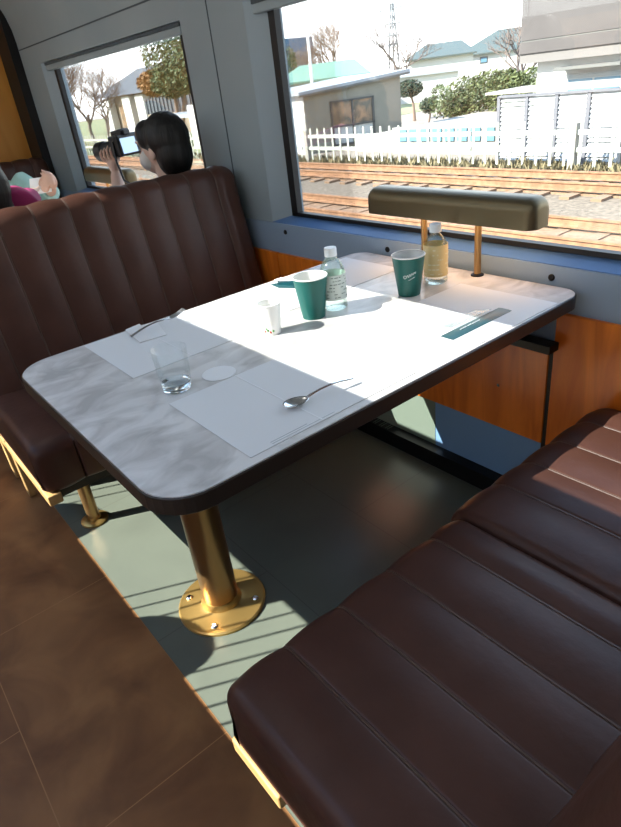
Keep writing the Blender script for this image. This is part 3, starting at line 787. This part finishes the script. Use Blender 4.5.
# person in mint, on the far bench facing the camera
t = thing('person', 'person in a mint top with clasped hands raised, before the far black bench', 'person', (-3.2, -.50, .45))
HX, HY, HZ = -3.08, -.52, 1.10
bd = MB()
bd.ell((HX, HY, HZ + .01), (.088, .072, .105)); bd.ell((HX + .05, HY, HZ - .05), (.052, .05, .055)); bd.ell((HX + .096, HY, HZ - .018), (.016, .012, .018))
for sy in (-1, 1): bd.ell((HX - .004, HY + sy * .073, HZ - .015), (.018, .009, .03))
bd.tube([(HX, HY, HZ - .06), (HX - .012, HY, HZ - .2)], [.05, .058], 14)
bd.ell((HX - .01, HY, .78), (.1, .16, .16)); bd.ell((HX, HY, .60), (.11, .155, .16))
for sy in (-1, 1):
    bd.tube([(HX - .03, HY + sy * .085, .52), (HX + .32, HY + sy * .09, .50), (HX + .33, HY + sy * .09, .08)], [.075, .058, .036], 12)
    bd.ell((HX + .37, HY + sy * .09, .045), (.11, .042, .04))
bd.tube([(HX, HY + .17, .89), (-2.92, -.255, .77), (-2.74, -.27, .86)], [.05, .042, .028], 12)
bd.ell((-2.715, -.265, .895), (.022, .03, .045))
bd.tube([(HX, HY - .15, .88), (-2.93, -.70, .76), (-2.73, -.36, .855)], [.05, .042, .028], 12)
bd.ell((-2.712, -.315, .885), (.022, .03, .045))
for k in range(4):
    finger(bd, (-2.70, -.262, .935 - .017 * k), [(.5, -.6, .35), (.0, -1, 0), (-.6, -.6, 0)], [.03, .024, .016], .009)
    finger(bd, (-2.695, -.318, .925 - .017 * k), [(.6, .6, .3), (.1, 1, 0), (-.6, .6, 0)], [.03, .024, .016], .009)
finger(bd, (-2.73, -.27, .92), [(.1, -.5, .9), (.2, -.6, .5)], [.03, .024], .0095)
finger(bd, (-2.73, -.31, .91), [(.1, .5, .9), (.2, .6, .5)], [.03, .024], .0095)
remesh(bd.build('body', 'skin', t), .007, 3)
hr = MB(); hr.ell((HX - .022, HY, HZ + .035), (.105, .092, .1)); hr.ell((HX - .045, HY, HZ - .02), (.08, .09, .09)); hr.ell((HX + .05, HY, HZ + .068), (.045, .07, .04))
remesh(hr.build('hair', 'hair', t), .008, 3)
mk = MB()
for sy in (-1, 1): mk.ell((HX + .085, HY + sy * .03, HZ + .012), (.009, .012, .007), 10, 6)
mk.build('eyes', 'eye', t, True)
tp = MB(); tp.ell((HX - .01, HY, .80), (.12, .20, .14)); tp.ell((HX, HY, .62), (.12, .18, .17)); tp.tube([(HX, HY, .86), (HX, HY, .94)], [.085, .062], 16)
tp.tube([(HX, HY + .16, .89), (-2.92, -.255, .78), (-2.79, -.265, .835)], [.075, .065, .05], 14)
tp.tube([(HX, HY - .15, .87), (-2.93, -.70, .77), (-2.79, -.45, .83)], [.07, .06, .046], 14)
remesh(tp.build('mint_top', 'mintcl', t), .009, 3)
tr = MB()
for sy in (-1, 1): tr.tube([(HX - .03, HY + sy * .085, .553), (HX + .33, HY + sy * .09, .54), (HX + .33, HY + sy * .09, .09)], [.095, .075, .055], 14)
remesh(tr.build('trousers', 'blackcl', t), .012, 2)

sh = MB(); sh.add([(-2.735, -.40, .84), (-2.725, -.28, .84), (-2.70, -.265, .925), (-2.71, -.385, .93), (-2.737, -.40, .84), (-2.727, -.28, .84), (-2.702, -.265, .925), (-2.712, -.385, .93)], [(0, 1, 2, 3), (7, 6, 5, 4), (0, 4, 5, 1), (1, 5, 6, 2), (2, 6, 7, 3), (3, 7, 4, 0)])
tag(sh.build('paper_slip', 'coaster'), 'white slip of paper held by the person in mint', 'paper')

# ------------------------------------------------------------------ outdoors
GZ = -1.3
struct(MB().box(-130, 40, .4, 130, GZ - .3, GZ).build('ground', 'ground'))
struct(MB().box(-120, 30, 5.0, 11.2, GZ - .02, GZ + .03).build('ballast_bed', 'ballast'))
struct(MB().box(-120, 30, 11.2, 12.0, GZ - .02, GZ + .05).build('gravel_shoulder', 'shoulder'))
struct(MB().box(-16.2, 20, 14.6, 70, GZ - .02, GZ + .48).build('raised_bank', 'stone'))
struct(MB().box(-120, -26, 12.2, 60, GZ - .02, GZ + .02).build('lawn', 'turf'))

def track(label, yc, x0, x1):
    t = thing('railway_track', label, 'railway track', (x0, yc, GZ), 'railway tracks outside the window')
    MB().box(x0, x1, yc - .62, yc + .62, GZ + .0, GZ + .06).build('rust_stained_bed', 'rustbed', t)
    for sy in (-1, 1):
        y = yc + sy * .5335
        pr = [(y - .07, GZ + .10), (y + .07, GZ + .10), (y + .07, GZ + .115), (y + .012, GZ + .135), (y + .012, GZ + .215), (y + .035, GZ + .225), (y + .035, GZ + .255), (y - .035, GZ + .255), (y - .035, GZ + .225), (y - .012, GZ + .215), (y - .012, GZ + .135), (y - .07, GZ + .115)]
        MB().loft([[(x, a, b) for a, b in pr] for x in (x0, x1)]).build('rail', 'rust', t)
    n = int(min(96, (x1 - x0) / .62))
    src = None
    for k in range(n):
        x = x1 - .3 - k * .62
        if src is None:
            src = MB().box(-.10, .10, -1.0, 1.0, 0, .062).build('sleeper', 'sleeper', t); o = src
        else:
            o = src.copy(); COL.objects.link(o)
        o.location = (x, yc, GZ + .015)
    return t
track('rusty railway track nearer the train window', 6.95, -46, 2)
track('rusty railway track farther off, along the white fence', 10.5, -60, 2)

def fence(label, x0, x1, y, p0=.1):
    t = thing('picket_fence', label, 'fence', (x0, y, GZ), 'white picket fence beside the tracks')
    for z in (GZ + .42, GZ + .78): MB().box(x0, x1, y - .03, y + .03, z, z + .10).build('fence_rail', 'fence', t)
    n = int((x1 - x0) / .36); src = None
    for k in range(n + 1):
        o = MB().box(-.035, .035, -.045, -.03, .12, 1.08).build('picket', 'fence', t) if src is None else src.copy()
        if src is None: src = o
        else: COL.objects.link(o)
        o.location = (x0 + k * .36, y, GZ)
    for x in [x0 + p0 + k * 6.6 for k in range(int((x1 - x0 - p0 - .5) / 6.6) + 1)]:
        MB().box(x - .075, x + .075, y - .08, y + .08, GZ, GZ + 1.02).build('fence_post', 'stone', t)
fence('white picket fence in front of the grey shed', -16.2, -9.4, 12.3)
fence('white picket fence in front of the louvred screen', -9.3, 2, 12.3, 2.7)
fence('white picket fence left of the grey shed', -29, -16.4, 12.3)
fence('white picket fence seen past the camera lens in the left window', -52, -29.1, 12.3)

def tuft(label, x0, x1, y0, y1, n, h, m):
    b = MB()
    for k in range(n):
        x = random.uniform(x0, x1); y = random.uniform(y0, y1); hh = h * random.uniform(.4, 1); a = random.uniform(0, PI); wv = random.uniform(.03, .07)
        dx, dy = math.cos(a) * wv, math.sin(a) * wv; lx, ly = random.uniform(-.12, .12), random.uniform(-.12, .12)
        b.add([(x - dx, y - dy, GZ), (x + dx, y + dy, GZ), (x + lx, y + ly, GZ + hh)], [(0, 1, 2)])
    o = b.build('dry_grass', m); tag(o, label, 'grass', None, 'stuff'); return o
tuft('dry yellow grass along the foot of the picket fence', -30, -2, 12.05, 12.9, 5200, .26, 'grass')
tuft('green grass strip below the bare trees', -60, -30, 12.8, 16, 2600, .35, 'turf')

# grey shed, corner nearest the track
A = Vector((-18.02, 13.85, 0)); dv = Vector((.335, .942, 0)).normalized(); uv = Vector((-.942, .335, 0)).normalized()
uv = Vector((-.985, .17, 0)).normalized()
t = thing('storage_shed', 'grey-sided shed with white end and sloping metal roof behind the picket fence', 'shed', (A.x, A.y, GZ))
B = A + dv * 3.9; Cc = B + uv * 4.2; Dd = A + uv * 4.2
def zz(p, z): return (p.x, p.y, z)
hA, hB = .72, .98
MB().add([zz(A, GZ), zz(B, GZ), zz(B, hB), zz(A, hA), zz(A - Vector((.002, 0, 0)) + uv * .1, GZ), zz(B + uv * .1, GZ), zz(B + uv * .1, hB), zz(A + uv * .1, hA)], [(0, 1, 2, 3), (7, 6, 5, 4), (0, 3, 7, 4), (1, 5, 6, 2), (3, 2, 6, 7)]).build('grey_wall', 'shedg', t)
MB().add([zz(A, GZ), zz(A, hA), zz(Dd, hA), zz(Dd, GZ), zz(Dd + dv * .1, GZ), zz(Dd + dv * .1, hA), zz(A + dv * .1 + uv * .1, hA), zz(A + dv * .1 + uv * .1, GZ)], [(0, 1, 2, 3), (4, 5, 6, 7), (1, 6, 5, 2)]).build('white_wall', 'shedw', t)
MB().add([zz(Cc, GZ), zz(Cc, hB), zz(Dd, hA), zz(Dd, GZ), zz(B, GZ), zz(B, hB)], [(0, 1, 2, 3), (4, 5, 1, 0)]).build('rear_wall', 'shedw', t)
o0 = A - dv * .25 - uv * .18; o1 = B + dv * .3 - uv * .18; o2 = B + dv * .3 + uv * 4.5; o3 = A - dv * .25 + uv * 4.5
rs = (hB - hA) / 3.9
za, zb = hA - .25 * rs, hB + .3 * rs
MB().add([zz(o0, za), zz(o1, zb), zz(o2, zb), zz(o3, za), zz(o0, za + .10), zz(o1, zb + .10), zz(o2, zb + .10), zz(o3, za + .10)], [(0, 1, 2, 3), (4, 7, 6, 5), (0, 4, 5, 1), (1, 5, 6, 2), (2, 6, 7, 3), (3, 7, 4, 0)]).build('sloping_roof', 'metalroof', t)
MB().obox((o0 + o1) * .5 + Vector((0, 0, (za + zb) / 2 - .03)) + uv * .02, (o1 - o0) + Vector((0, 0, zb - za)), uv, (0, 0, 1), (o1 - o0).length / 2, .03, .035).build('eave_board', 'darkeave', t)
nv = -uv
def on_face(s, z, off): p = A + dv * s + Vector((.942, -.335, 0)) * off; return (p.x, p.y, z)
wf = MB()
fx = Vector((.942, -.335, 0))
def fbox(m, s0, s1, z0, z1, o0_, o1_):
    m.add([on_face(s0, z0, o0_), on_face(s1, z0, o0_), on_face(s1, z1, o0_), on_face(s0, z1, o0_), on_face(s0, z0, o1_), on_face(s1, z0, o1_), on_face(s1, z1, o1_), on_face(s0, z1, o1_)], [(0, 1, 2, 3), (7, 6, 5, 4), (0, 4, 5, 1), (1, 5, 6, 2), (2, 6, 7, 3), (3, 7, 4, 0)])
for s0, s1, z0, z1 in ((1.0, 1.08, -1.15, .38), (2.68, 2.76, -1.15, .38), (1.84, 1.90, -1.15, .38), (1.0, 2.76, .32, .38), (1.0, 2.76, -.52, -.46), (1.0, 2.76, -1.15, -1.08)):
    fbox(wf, s0, s1, z0, z1, .0, .06)
wo = wf.build('window_frame', 'winfr', t)
g = MB(); fbox(g, 1.07, 2.70, -.47, .33, .005, .02); g.build('upper_glass', 'glassd', wo)
g = MB(); fbox(g, 1.07, 2.70, -1.1, -.5, .005, .02); g.build('lower_glass', 'glassb', wo)

# mint-roofed building, dark block, pole, pylon
def hip(label, c, w, dpt, rot, ze, zr, f0, f1, roofm, wallm, cat='house', name='house', ov=.3, wins=()):
    t = thing(name, label, cat, (c[0], c[1], GZ))
    T = Matrix.Translation((c[0], c[1], 0)) @ Matrix.Rotation(math.radians(rot), 4, 'Z')
    x0, x1, y0, y1 = -w / 2, w / 2, 0, dpt
    MB().box(x0 + ov, x1 - ov, y0 + ov, y1 - ov, GZ, ze).xform(T).build('walls', wallm, t)
    ym = (y0 + y1) / 2; rx0 = x0 + w * f0; rx1 = x0 + w * f1
    v = [(x0, y0, ze), (x1, y0, ze), (x1, y1, ze), (x0, y1, ze), (rx0, ym, zr), (rx1, ym, zr), (x0, y0, ze - .12), (x1, y0, ze - .12), (x1, y1, ze - .12), (x0, y1, ze - .12)]
    MB().add(v, [(0, 1, 5, 4), (1, 2, 5), (2, 3, 4, 5), (3, 0, 4), (6, 9, 8, 7), (0, 6, 7, 1), (1, 7, 8, 2), (2, 8, 9, 3), (3, 9, 6, 0)]).xform(T).build('hip_roof', roofm, t)
    for (wx0, wx1, wz0, wz1) in wins:
        f = MB().box(wx0, wx1, y0 + ov - .04, y0 + ov, wz0, wz1).xform(T).build('window_frame', 'winfr', t)
        MB().box(wx0 + .08, wx1 - .08, y0 + ov - .05, y0 + ov - .04, wz0 + .08, wz1 - .08).xform(T).build('window_glass', 'blueglass', f)
    return t
hip('building with a pale mint-green hip roof behind the grey shed', (-33.255, 27.637), 6.6, 4.5, 49.8, 1.05, 1.97, .30, .86, 'greenroof', 'cream', 'building', 'building', .25)
t = thing('building', 'dark navy-topped block far behind the mint roof', 'building', (-65, 40, GZ))
MB().box(-75, -61.0, 40, 50, GZ, 3.2).build('walls', 'greywall', t); MB().box(-75.2, -60.8, 39.8, 50.2, 3.2, 5.2).build('upper_storey', 'navy', t)
for y in (41.5, 44, 46.5, 49):
    for z in (.6, 2.1):
        f = MB().box(-61, -60.95, y - .7, y + .7, z - .4, z + .4).build('window_frame', 'winfr', t)
        MB().box(-60.95, -60.92, y - .6, y + .6, z - .32, z + .32).build('window_glass', 'blueglass', f)
tag(MB().tube([(-29.75, 24, GZ), (-29.75, 24, 3.75)], [.11, .07], 12).build('utility_pole', 'pole'), 'slim white pole rising in front of the mint roof', 'pole')
t = thing('power_pylon', 'tall grey power pylon with cross arms on the skyline', 'pylon', (-57.6, 60, GZ))
m = MB()
for sx, sy in ((-1, -1), (1, -1), (1, 1), (-1, 1)): m.tube([(-57.6 + sx * .55, 60 + sy * .55, GZ), (-57.6 + sx * .12, 60 + sy * .12, 7.6)], .10, 5)
for k in range(10):
    z = GZ + k * .88; z2 = z + .88; w0 = .55 - .43 * k / 10; w1 = .55 - .43 * (k + 1) / 10; sg = 1 if k % 2 else -1
    m.tube([(-57.6 - sg * w0, 60 - w0, z), (-57.6 + sg * w1, 60 - w1, z2)], .07, 4); m.tube([(-57.6 - sg * w0, 60 + w0, z), (-57.6 + sg * w1, 60 + w1, z2)], .07, 4)
m.build('lattice_mast', 'polec', t)
for z, hw in ((7.1, 2.0), (5.6, 1.3), (4.4, 1.0), (3.5, .8)):
    m = MB(); m.tube([(-57.6 - hw, 60, z), (-57.6 + hw, 60, z)], .09, 5)
    for sx in (-1, 1): m.tube([(-57.6 + sx * hw * .95, 60, z), (-57.6 + sx * hw * .95, 60, z - .45)], .07, 6)
    m.build('cross_arm', 'polec', t)
hip('white house with a slate-teal hip roof on the slope, left of the pair', (-39.0, 46.4), 6.2, 5, 40, 1.55, 2.6, .30, .80, 'tealroof', 'cream', 'house', 'house', .3)
hip('white house with a teal roof above the hedge, right of the pair', (-38.1, 55.1), 9.9, 6, 33, 1.37, 3.15, .38, .9, 'tealroof', 'cream', 'house', 'house', .3, ((-2.6, -1.9, .5, 1.05),))
hip('low pale shed roof below the two white houses', (-31.69, 36.326), 4.6, 3, 41, .55, .9, .2, .8, 'metalroof', 'cream', 'shed', 'shed', .2)

# house on the right with big grey parapet
HY0 = 17.0
t = thing('house', 'flat-roofed white house with a deep grey parapet, right of the hedge', 'house', (-8, HY0, GZ))
MB().box(-10.85, 4, HY0 + .35, 26, GZ, 1.1).build('walls', 'cream', t)
MB().box(-11.25, 4.3, HY0, 26.3, .86, 1.12).build('parapet_soffit_band', 'parapetl', t)
MB().box(-11.25, 4.3, HY0 - .05, 26.3, 1.12, 1.42).build('parapet_lower_band', 'parapet', t)
MB().box(-11.25, 4.3, HY0, 26.3, 1.46, 3.2).build('parapet', 'parapet', t)
MB().box(-11.2, 4.2, HY0 + .02, 26.2, 1.42, 1.46).build('parapet_groove', 'darkeave', t)
MB().box(-9.95, -8.0, HY0 - .25, HY0 + .36, .60, .68).build('window_canopy', 'darkeave', t)
f = MB().box(-9.85, -8.1, HY0 + .28, HY0 + .36, -.05, .46).build('window_frame', 'louver', t)
MB().box(-9.75, -9.02, HY0 + .26, HY0 + .28, .0, .32).build('window_glass', 'blueglass', f); MB().box(-8.95, -8.2, HY0 + .26, HY0 + .28, .0, .32).build('window_glass', 'blueglass', f)
MB().box(-9.75, -8.2, HY0 + .25, HY0 + .28, .34, .43).build('blind_box', 'greywall', f)
MB().tube([(-10.2, HY0 + .1, .1), (-7.0, HY0 + .1, .15)], .035, 8).build('balcony_rail', 'pole', t)
# louvred screen
t = thing('louvred_screen', 'white louvred screen with dark posts between the fence and the house', 'screen', (-7.8, 13.2, GZ))
xs = [-9.22, -8.42, -7.62, -6.82, -6.02]
for x in xs[:-1]: MB().box(x - .045, x + .045, 13.15, 13.24, GZ, .27).build('post', 'postd', t)
MB().box(xs[-1] - .045, xs[-1] + .045, 13.15, 13.24, GZ, .27).build('post', 'louver', t)
MB().box(xs[0], xs[-1], 13.13, 13.26, .24, .29).build('top_rail', 'postd', t)
for k in range(4):
    m = MB()
    for j in range(14):
        z = GZ + .12 + j * .105; m.obox(((xs[k] + xs[k + 1]) / 2, 13.2, z), (1, 0, 0), (0, .5, .9), (0, -.9, .5), .355, .048, .008)
    m.build('louvre_panel', 'louver', t)
tag(MB().prism([(-9.9, 13.5), (-6.0, 13.5), (-6.0, 15.3), (-9.9, 15.3)], .30, .36).build('lean_to_roof', 'stone'), 'pale flat lean-to roof behind the louvred screen', 'roof')
t = thing('meter_box', 'grey box on legs right of the louvred screen', 'box', (-5.5, 13.1, GZ))
MB().box(-5.85, -5.2, 12.95, 13.35, -.72, -.28).build('box_body', 'greywall', t, bevel=.02); MB().box(-5.87, -5.18, 12.93, 13.37, -.30, -.24).build('lid', 'postd', t)
for x in (-5.75, -5.3): MB().box(x - .04, x + .04, 13.1, 13.2, GZ, -.72).build('leg', 'postd', t)
# low wall with blue openings
t = thing('block_wall', 'low pale wall with dark blue openings behind the fence', 'wall', (-11.4, 14.4, GZ))
MB().box(-14.2, -9.5, 14.4, 14.6, GZ, -.52).build('wall_body', 'stone', t)
for k in range(8): MB().box(-13.9 + k * .48, -13.55 + k * .48, 14.36, 14.4, -.92, -.57).build('opening', 'blueglass', t)

# trees and shrubs
def leaves(m, c, r, n, size, rnd, hollow=.35):
    for k in range(n):
        while True:
            p = Vector((rnd.uniform(-1, 1), rnd.uniform(-1, 1), rnd.uniform(-1, 1)))
            if hollow < p.length < 1: break
        q = Vector(c) + Vector((p.x * r[0], p.y * r[1], p.z * r[2])); s = size * rnd.uniform(.6, 1.3)
        a = Vector((rnd.uniform(-1, 1), rnd.uniform(-1, 1), rnd.uniform(-1, 1))).normalized(); b = a.orthogonal().normalized(); cdir = a.cross(b)
        m.add([q - b * s, q + cdir * s * .5, q + b * s, q - cdir * s * .5], [(0, 1, 2, 3)])
def leafy(name, label, cat, base, blobs, leafm, n, size, trunk, seed, group=None, extra=()):
    rnd = random.Random(seed); t = thing(name, label, cat, base, group)
    m = MB()
    for c_, r_ in blobs: leaves(m, c_, r_, n, size, rnd)
    m.build('foliage', leafm, t)
    for nm, c_, r_, mm in extra:
        m = MB(); leaves(m, c_, r_, n, size, rnd); m.build(nm, mm, t)
    m = MB()
    for c_, r_ in blobs: m.tube([base, Vector(base).lerp(Vector(c_), .5) + Vector((.1, 0, 0)), c_], [trunk, trunk * .7, trunk * .3], 7)
    m.build('trunk', 'barkd', t, True)
    return t
def bare(label, base, h, spread, seed, depth=6, group=None, m0='bark'):
    rnd = random.Random(seed); m = MB()
    def br(p, d, l, r, k):
        q = p + d * l; mid = p.lerp(q, .5) + Vector((rnd.uniform(-1, 1), rnd.uniform(-1, 1), rnd.uniform(-1, 1))) * l * .06
        m.tube([p, mid, q], [r, r * .85, r * .7], 5 if k > 3 else 3, False)
        if k == 0: return
        for j in range(3 if k > 1 else 3):
            nd = (d + Vector((rnd.uniform(-1, 1), rnd.uniform(-1, 1), rnd.uniform(-.35, .8))) * spread).normalized()
            br(p.lerp(q, rnd.uniform(.6, 1)), nd, l * rnd.uniform(.62, .85), r * .6, k - 1)
    br(Vector(base), Vector((0, 0, 1)), h * .3, h * .022, depth)
    return tag(m.build('bare_tree', m0), label, 'tree', group)
leafy('hedge_shrub', 'dense green shrub above the fence, left of the louvred screen', 'shrub', (-17.0, 22, GZ + .45), [((-17.0, 22, -.25), (1.1, .9, .85)), ((-16.2, 22.2, -.1), (1.0, .9, .8)), ((-17.5, 21.8, -.55), (.7, .7, .5))], 'leaf', 1300, .075, .09, 3, 'green shrubs between the houses')
leafy('hedge_shrub', 'green shrub touching the grey-parapet house, right end of the greenery', 'shrub', (-14.6, 22, GZ + .45), [((-15.1, 22, -.2), (1.0, .9, .8)), ((-14.1, 22.3, -.1), (1.0, .9, .75)), ((-15.6, 22.6, .25), (.7, .7, .4))], 'leaf', 1300, .075, .09, 4, 'green shrubs between the houses')
leafy('hedge_shrub', 'small yellow-green shrub left of the dense green one', 'shrub', (-18.6, 22, GZ + .45), [((-18.5, 22, -.35), (.55, .6, .7))], 'leafy', 700, .07, .06, 5, 'green shrubs between the houses')
leafy('clipped_pine', 'small dark clipped tree at the right corner of the grey shed', 'tree', (-21.9, 24, GZ), [((-22.2, 24, .18), (.75, .6, .40))], 'pine', 1500, .07, .09, 6)
leafy('round_shrub', 'round dark shrub below the clipped tree', 'shrub', (-20.1, 23, GZ), [((-20.1, 23, -.55), (.45, .4, .35))], 'pine', 900, .06, .05, 8)
bare('leafless tree with fine pale twigs beside the grey-parapet house', (-15.8, 24, GZ), 4.8, .75, 11, 6, None)
G = 'leafless trees behind the mint roof'
bare('broad leafless tree above the middle of the mint roof', (-41.2, 36.5, GZ), 7.2, .95, 12, 7, G)
bare('leafless tree above the right end of the mint roof', (-38.6, 40.5, GZ), 7.0, .95, 13, 7, G)
bare('leafless tree at the left of the mint roof, by the navy block', (-49.0, 38.5, GZ), 6.8, .9, 15, 7, G)
leafy('yellow_tree', 'thin yellow-green tree in front of the navy block', 'tree', (-42.7, 32.6, GZ), [((-42.7, 32.6, 1.85), (.62, .55, 1.75))], 'leafy', 900, .10, .12, 16)
# left window view
leafy('broadleaf_tree', 'green broadleaf tree with orange lower leaves in the left window', 'tree', (-36.6, 18.5, GZ), [((-36.3, 18.5, 3.4), (2.0, 1.4, 1.7)), ((-34.6, 18.6, 2.6), (1.6, 1.2, 1.5)), ((-36.0, 18.3, 1.9), (1.7, 1.2, .9))], 'leafy', 2200, .11, .16, 21, None, (('orange_foliage', (-38.2, 18.2, 2.0), (1.3, 1.0, .75), 'leafo'),))
H = 'leafless trees in the left window'
bare('leafless tree left of the pillared building, nearest the window edge', (-46.0, 16.5, GZ), 6.6, .8, 31, 7, H)
bare('leafless tree just left of the white pillar', (-40.5, 15.5, GZ), 5.2, .8, 32, 6, H)
bare('leafless tree standing over the pillared building', (-60.5, 19.5, GZ), 8.0, .75, 33, 7, H)
t = thing('building', 'beige building with white pillars and a dark roof in the left window', 'building', (-54, 22.5, GZ))
MB().box(-58.0, -48.2, 23.0, 29, GZ, 1.75).build('walls', 'beige', t)
MB().add([(-58.6, 22, 1.65), (-47.6, 22, 1.65), (-47.6, 30, 1.65), (-58.6, 30, 1.65), (-56.5, 26, 3.6), (-49.8, 26, 3.6)], [(0, 1, 5, 4), (1, 2, 5), (2, 3, 4, 5), (3, 0, 4), (0, 3, 2, 1)]).build('dark_roof', 'rooft', t)
for x in (-56.6, -52.2, -49.6): MB().box(x - .75, x + .75, 22.3, 22.9, GZ, 1.55).build('pillar', 'cream', t)
for x in (-54.4, -50.9): MB().box(x - .8, x + .8, 22.95, 23.0, GZ, .9).build('doorway', 'glassd', t)
t = thing('slat_fence', 'dark slatted fence beside the pillared building', 'fence', (-44, 22, GZ))
MB().box(-48, -39, 22.0, 22.12, GZ, .1).build('base_wall', 'beige', t); MB().box(-48, -39, 22.06, 22.1, .1, 1.15).build('dark_boards', 'rooft', t)
for k in range(16): MB().box(-47.9 + k * .58, -47.82 + k * .58, 21.96, 22.06, .1, 1.2).build('batten', 'postd', t)
tag(MB().box(-28.75, -27.75, 15, 15.4, GZ, .70).build('gate_pillar', 'cream'), 'tall white gate pillar at the right of the left window', 'pillar')
t = thing('carport', 'low grey roof beside the white gate pillar', 'carport', (-31, 16.5, GZ))
MB().box(-35, -29, 15.8, 18, .10, .28).build('flat_roof', 'metalroof', t)
for x in (-34.6, -31.8, -29.4): MB().box(x - .06, x + .06, 16, 16.12, GZ, .1).build('post', 'postd', t)

# ------------------------------------------------------------------ light
sd = bpy.data.lights.new('sun', 'SUN'); sd.energy = 11.0; sd.angle = math.radians(.2); sd.color = (1, .965, .90)
so = bpy.data.objects.new('sun', sd); COL.objects.link(so)
so.rotation_euler = Vector((.57, 1.15, -1)).to_track_quat('-Z', 'Y').to_euler()
wd = bpy.data.worlds.new('world'); SC.world = wd; wd.use_nodes = True
nt = wd.node_tree; N = nt.nodes; L = nt.links; bg = N['Background']
tc = N.new('ShaderNodeTexCoord'); sp = N.new('ShaderNodeSeparateXYZ'); L.new(tc.outputs['Generated'], sp.inputs[0])
cr = N.new('ShaderNodeValToRGB')
cr.color_ramp.elements[0].position = 0; cr.color_ramp.elements[0].color = (1, .99, .99, 1)
cr.color_ramp.elements[1].position = .8; cr.color_ramp.elements[1].color = (.35, .55, .95, 1)
e = cr.color_ramp.elements.new(.2); e.color = (.80, .91, 1, 1)
L.new(sp.outputs['Z'], cr.inputs['Fac']); L.new(cr.outputs['Color'], bg.inputs['Color'])
bg.inputs['Strength'].default_value = 1.9

vs = SC.view_settings
SC.display_settings.display_device = 'sRGB'
vs.view_transform = 'Standard'; vs.look = 'None'; vs.exposure = 1.1; vs.gamma = 1.0; vs.use_curve_mapping = False
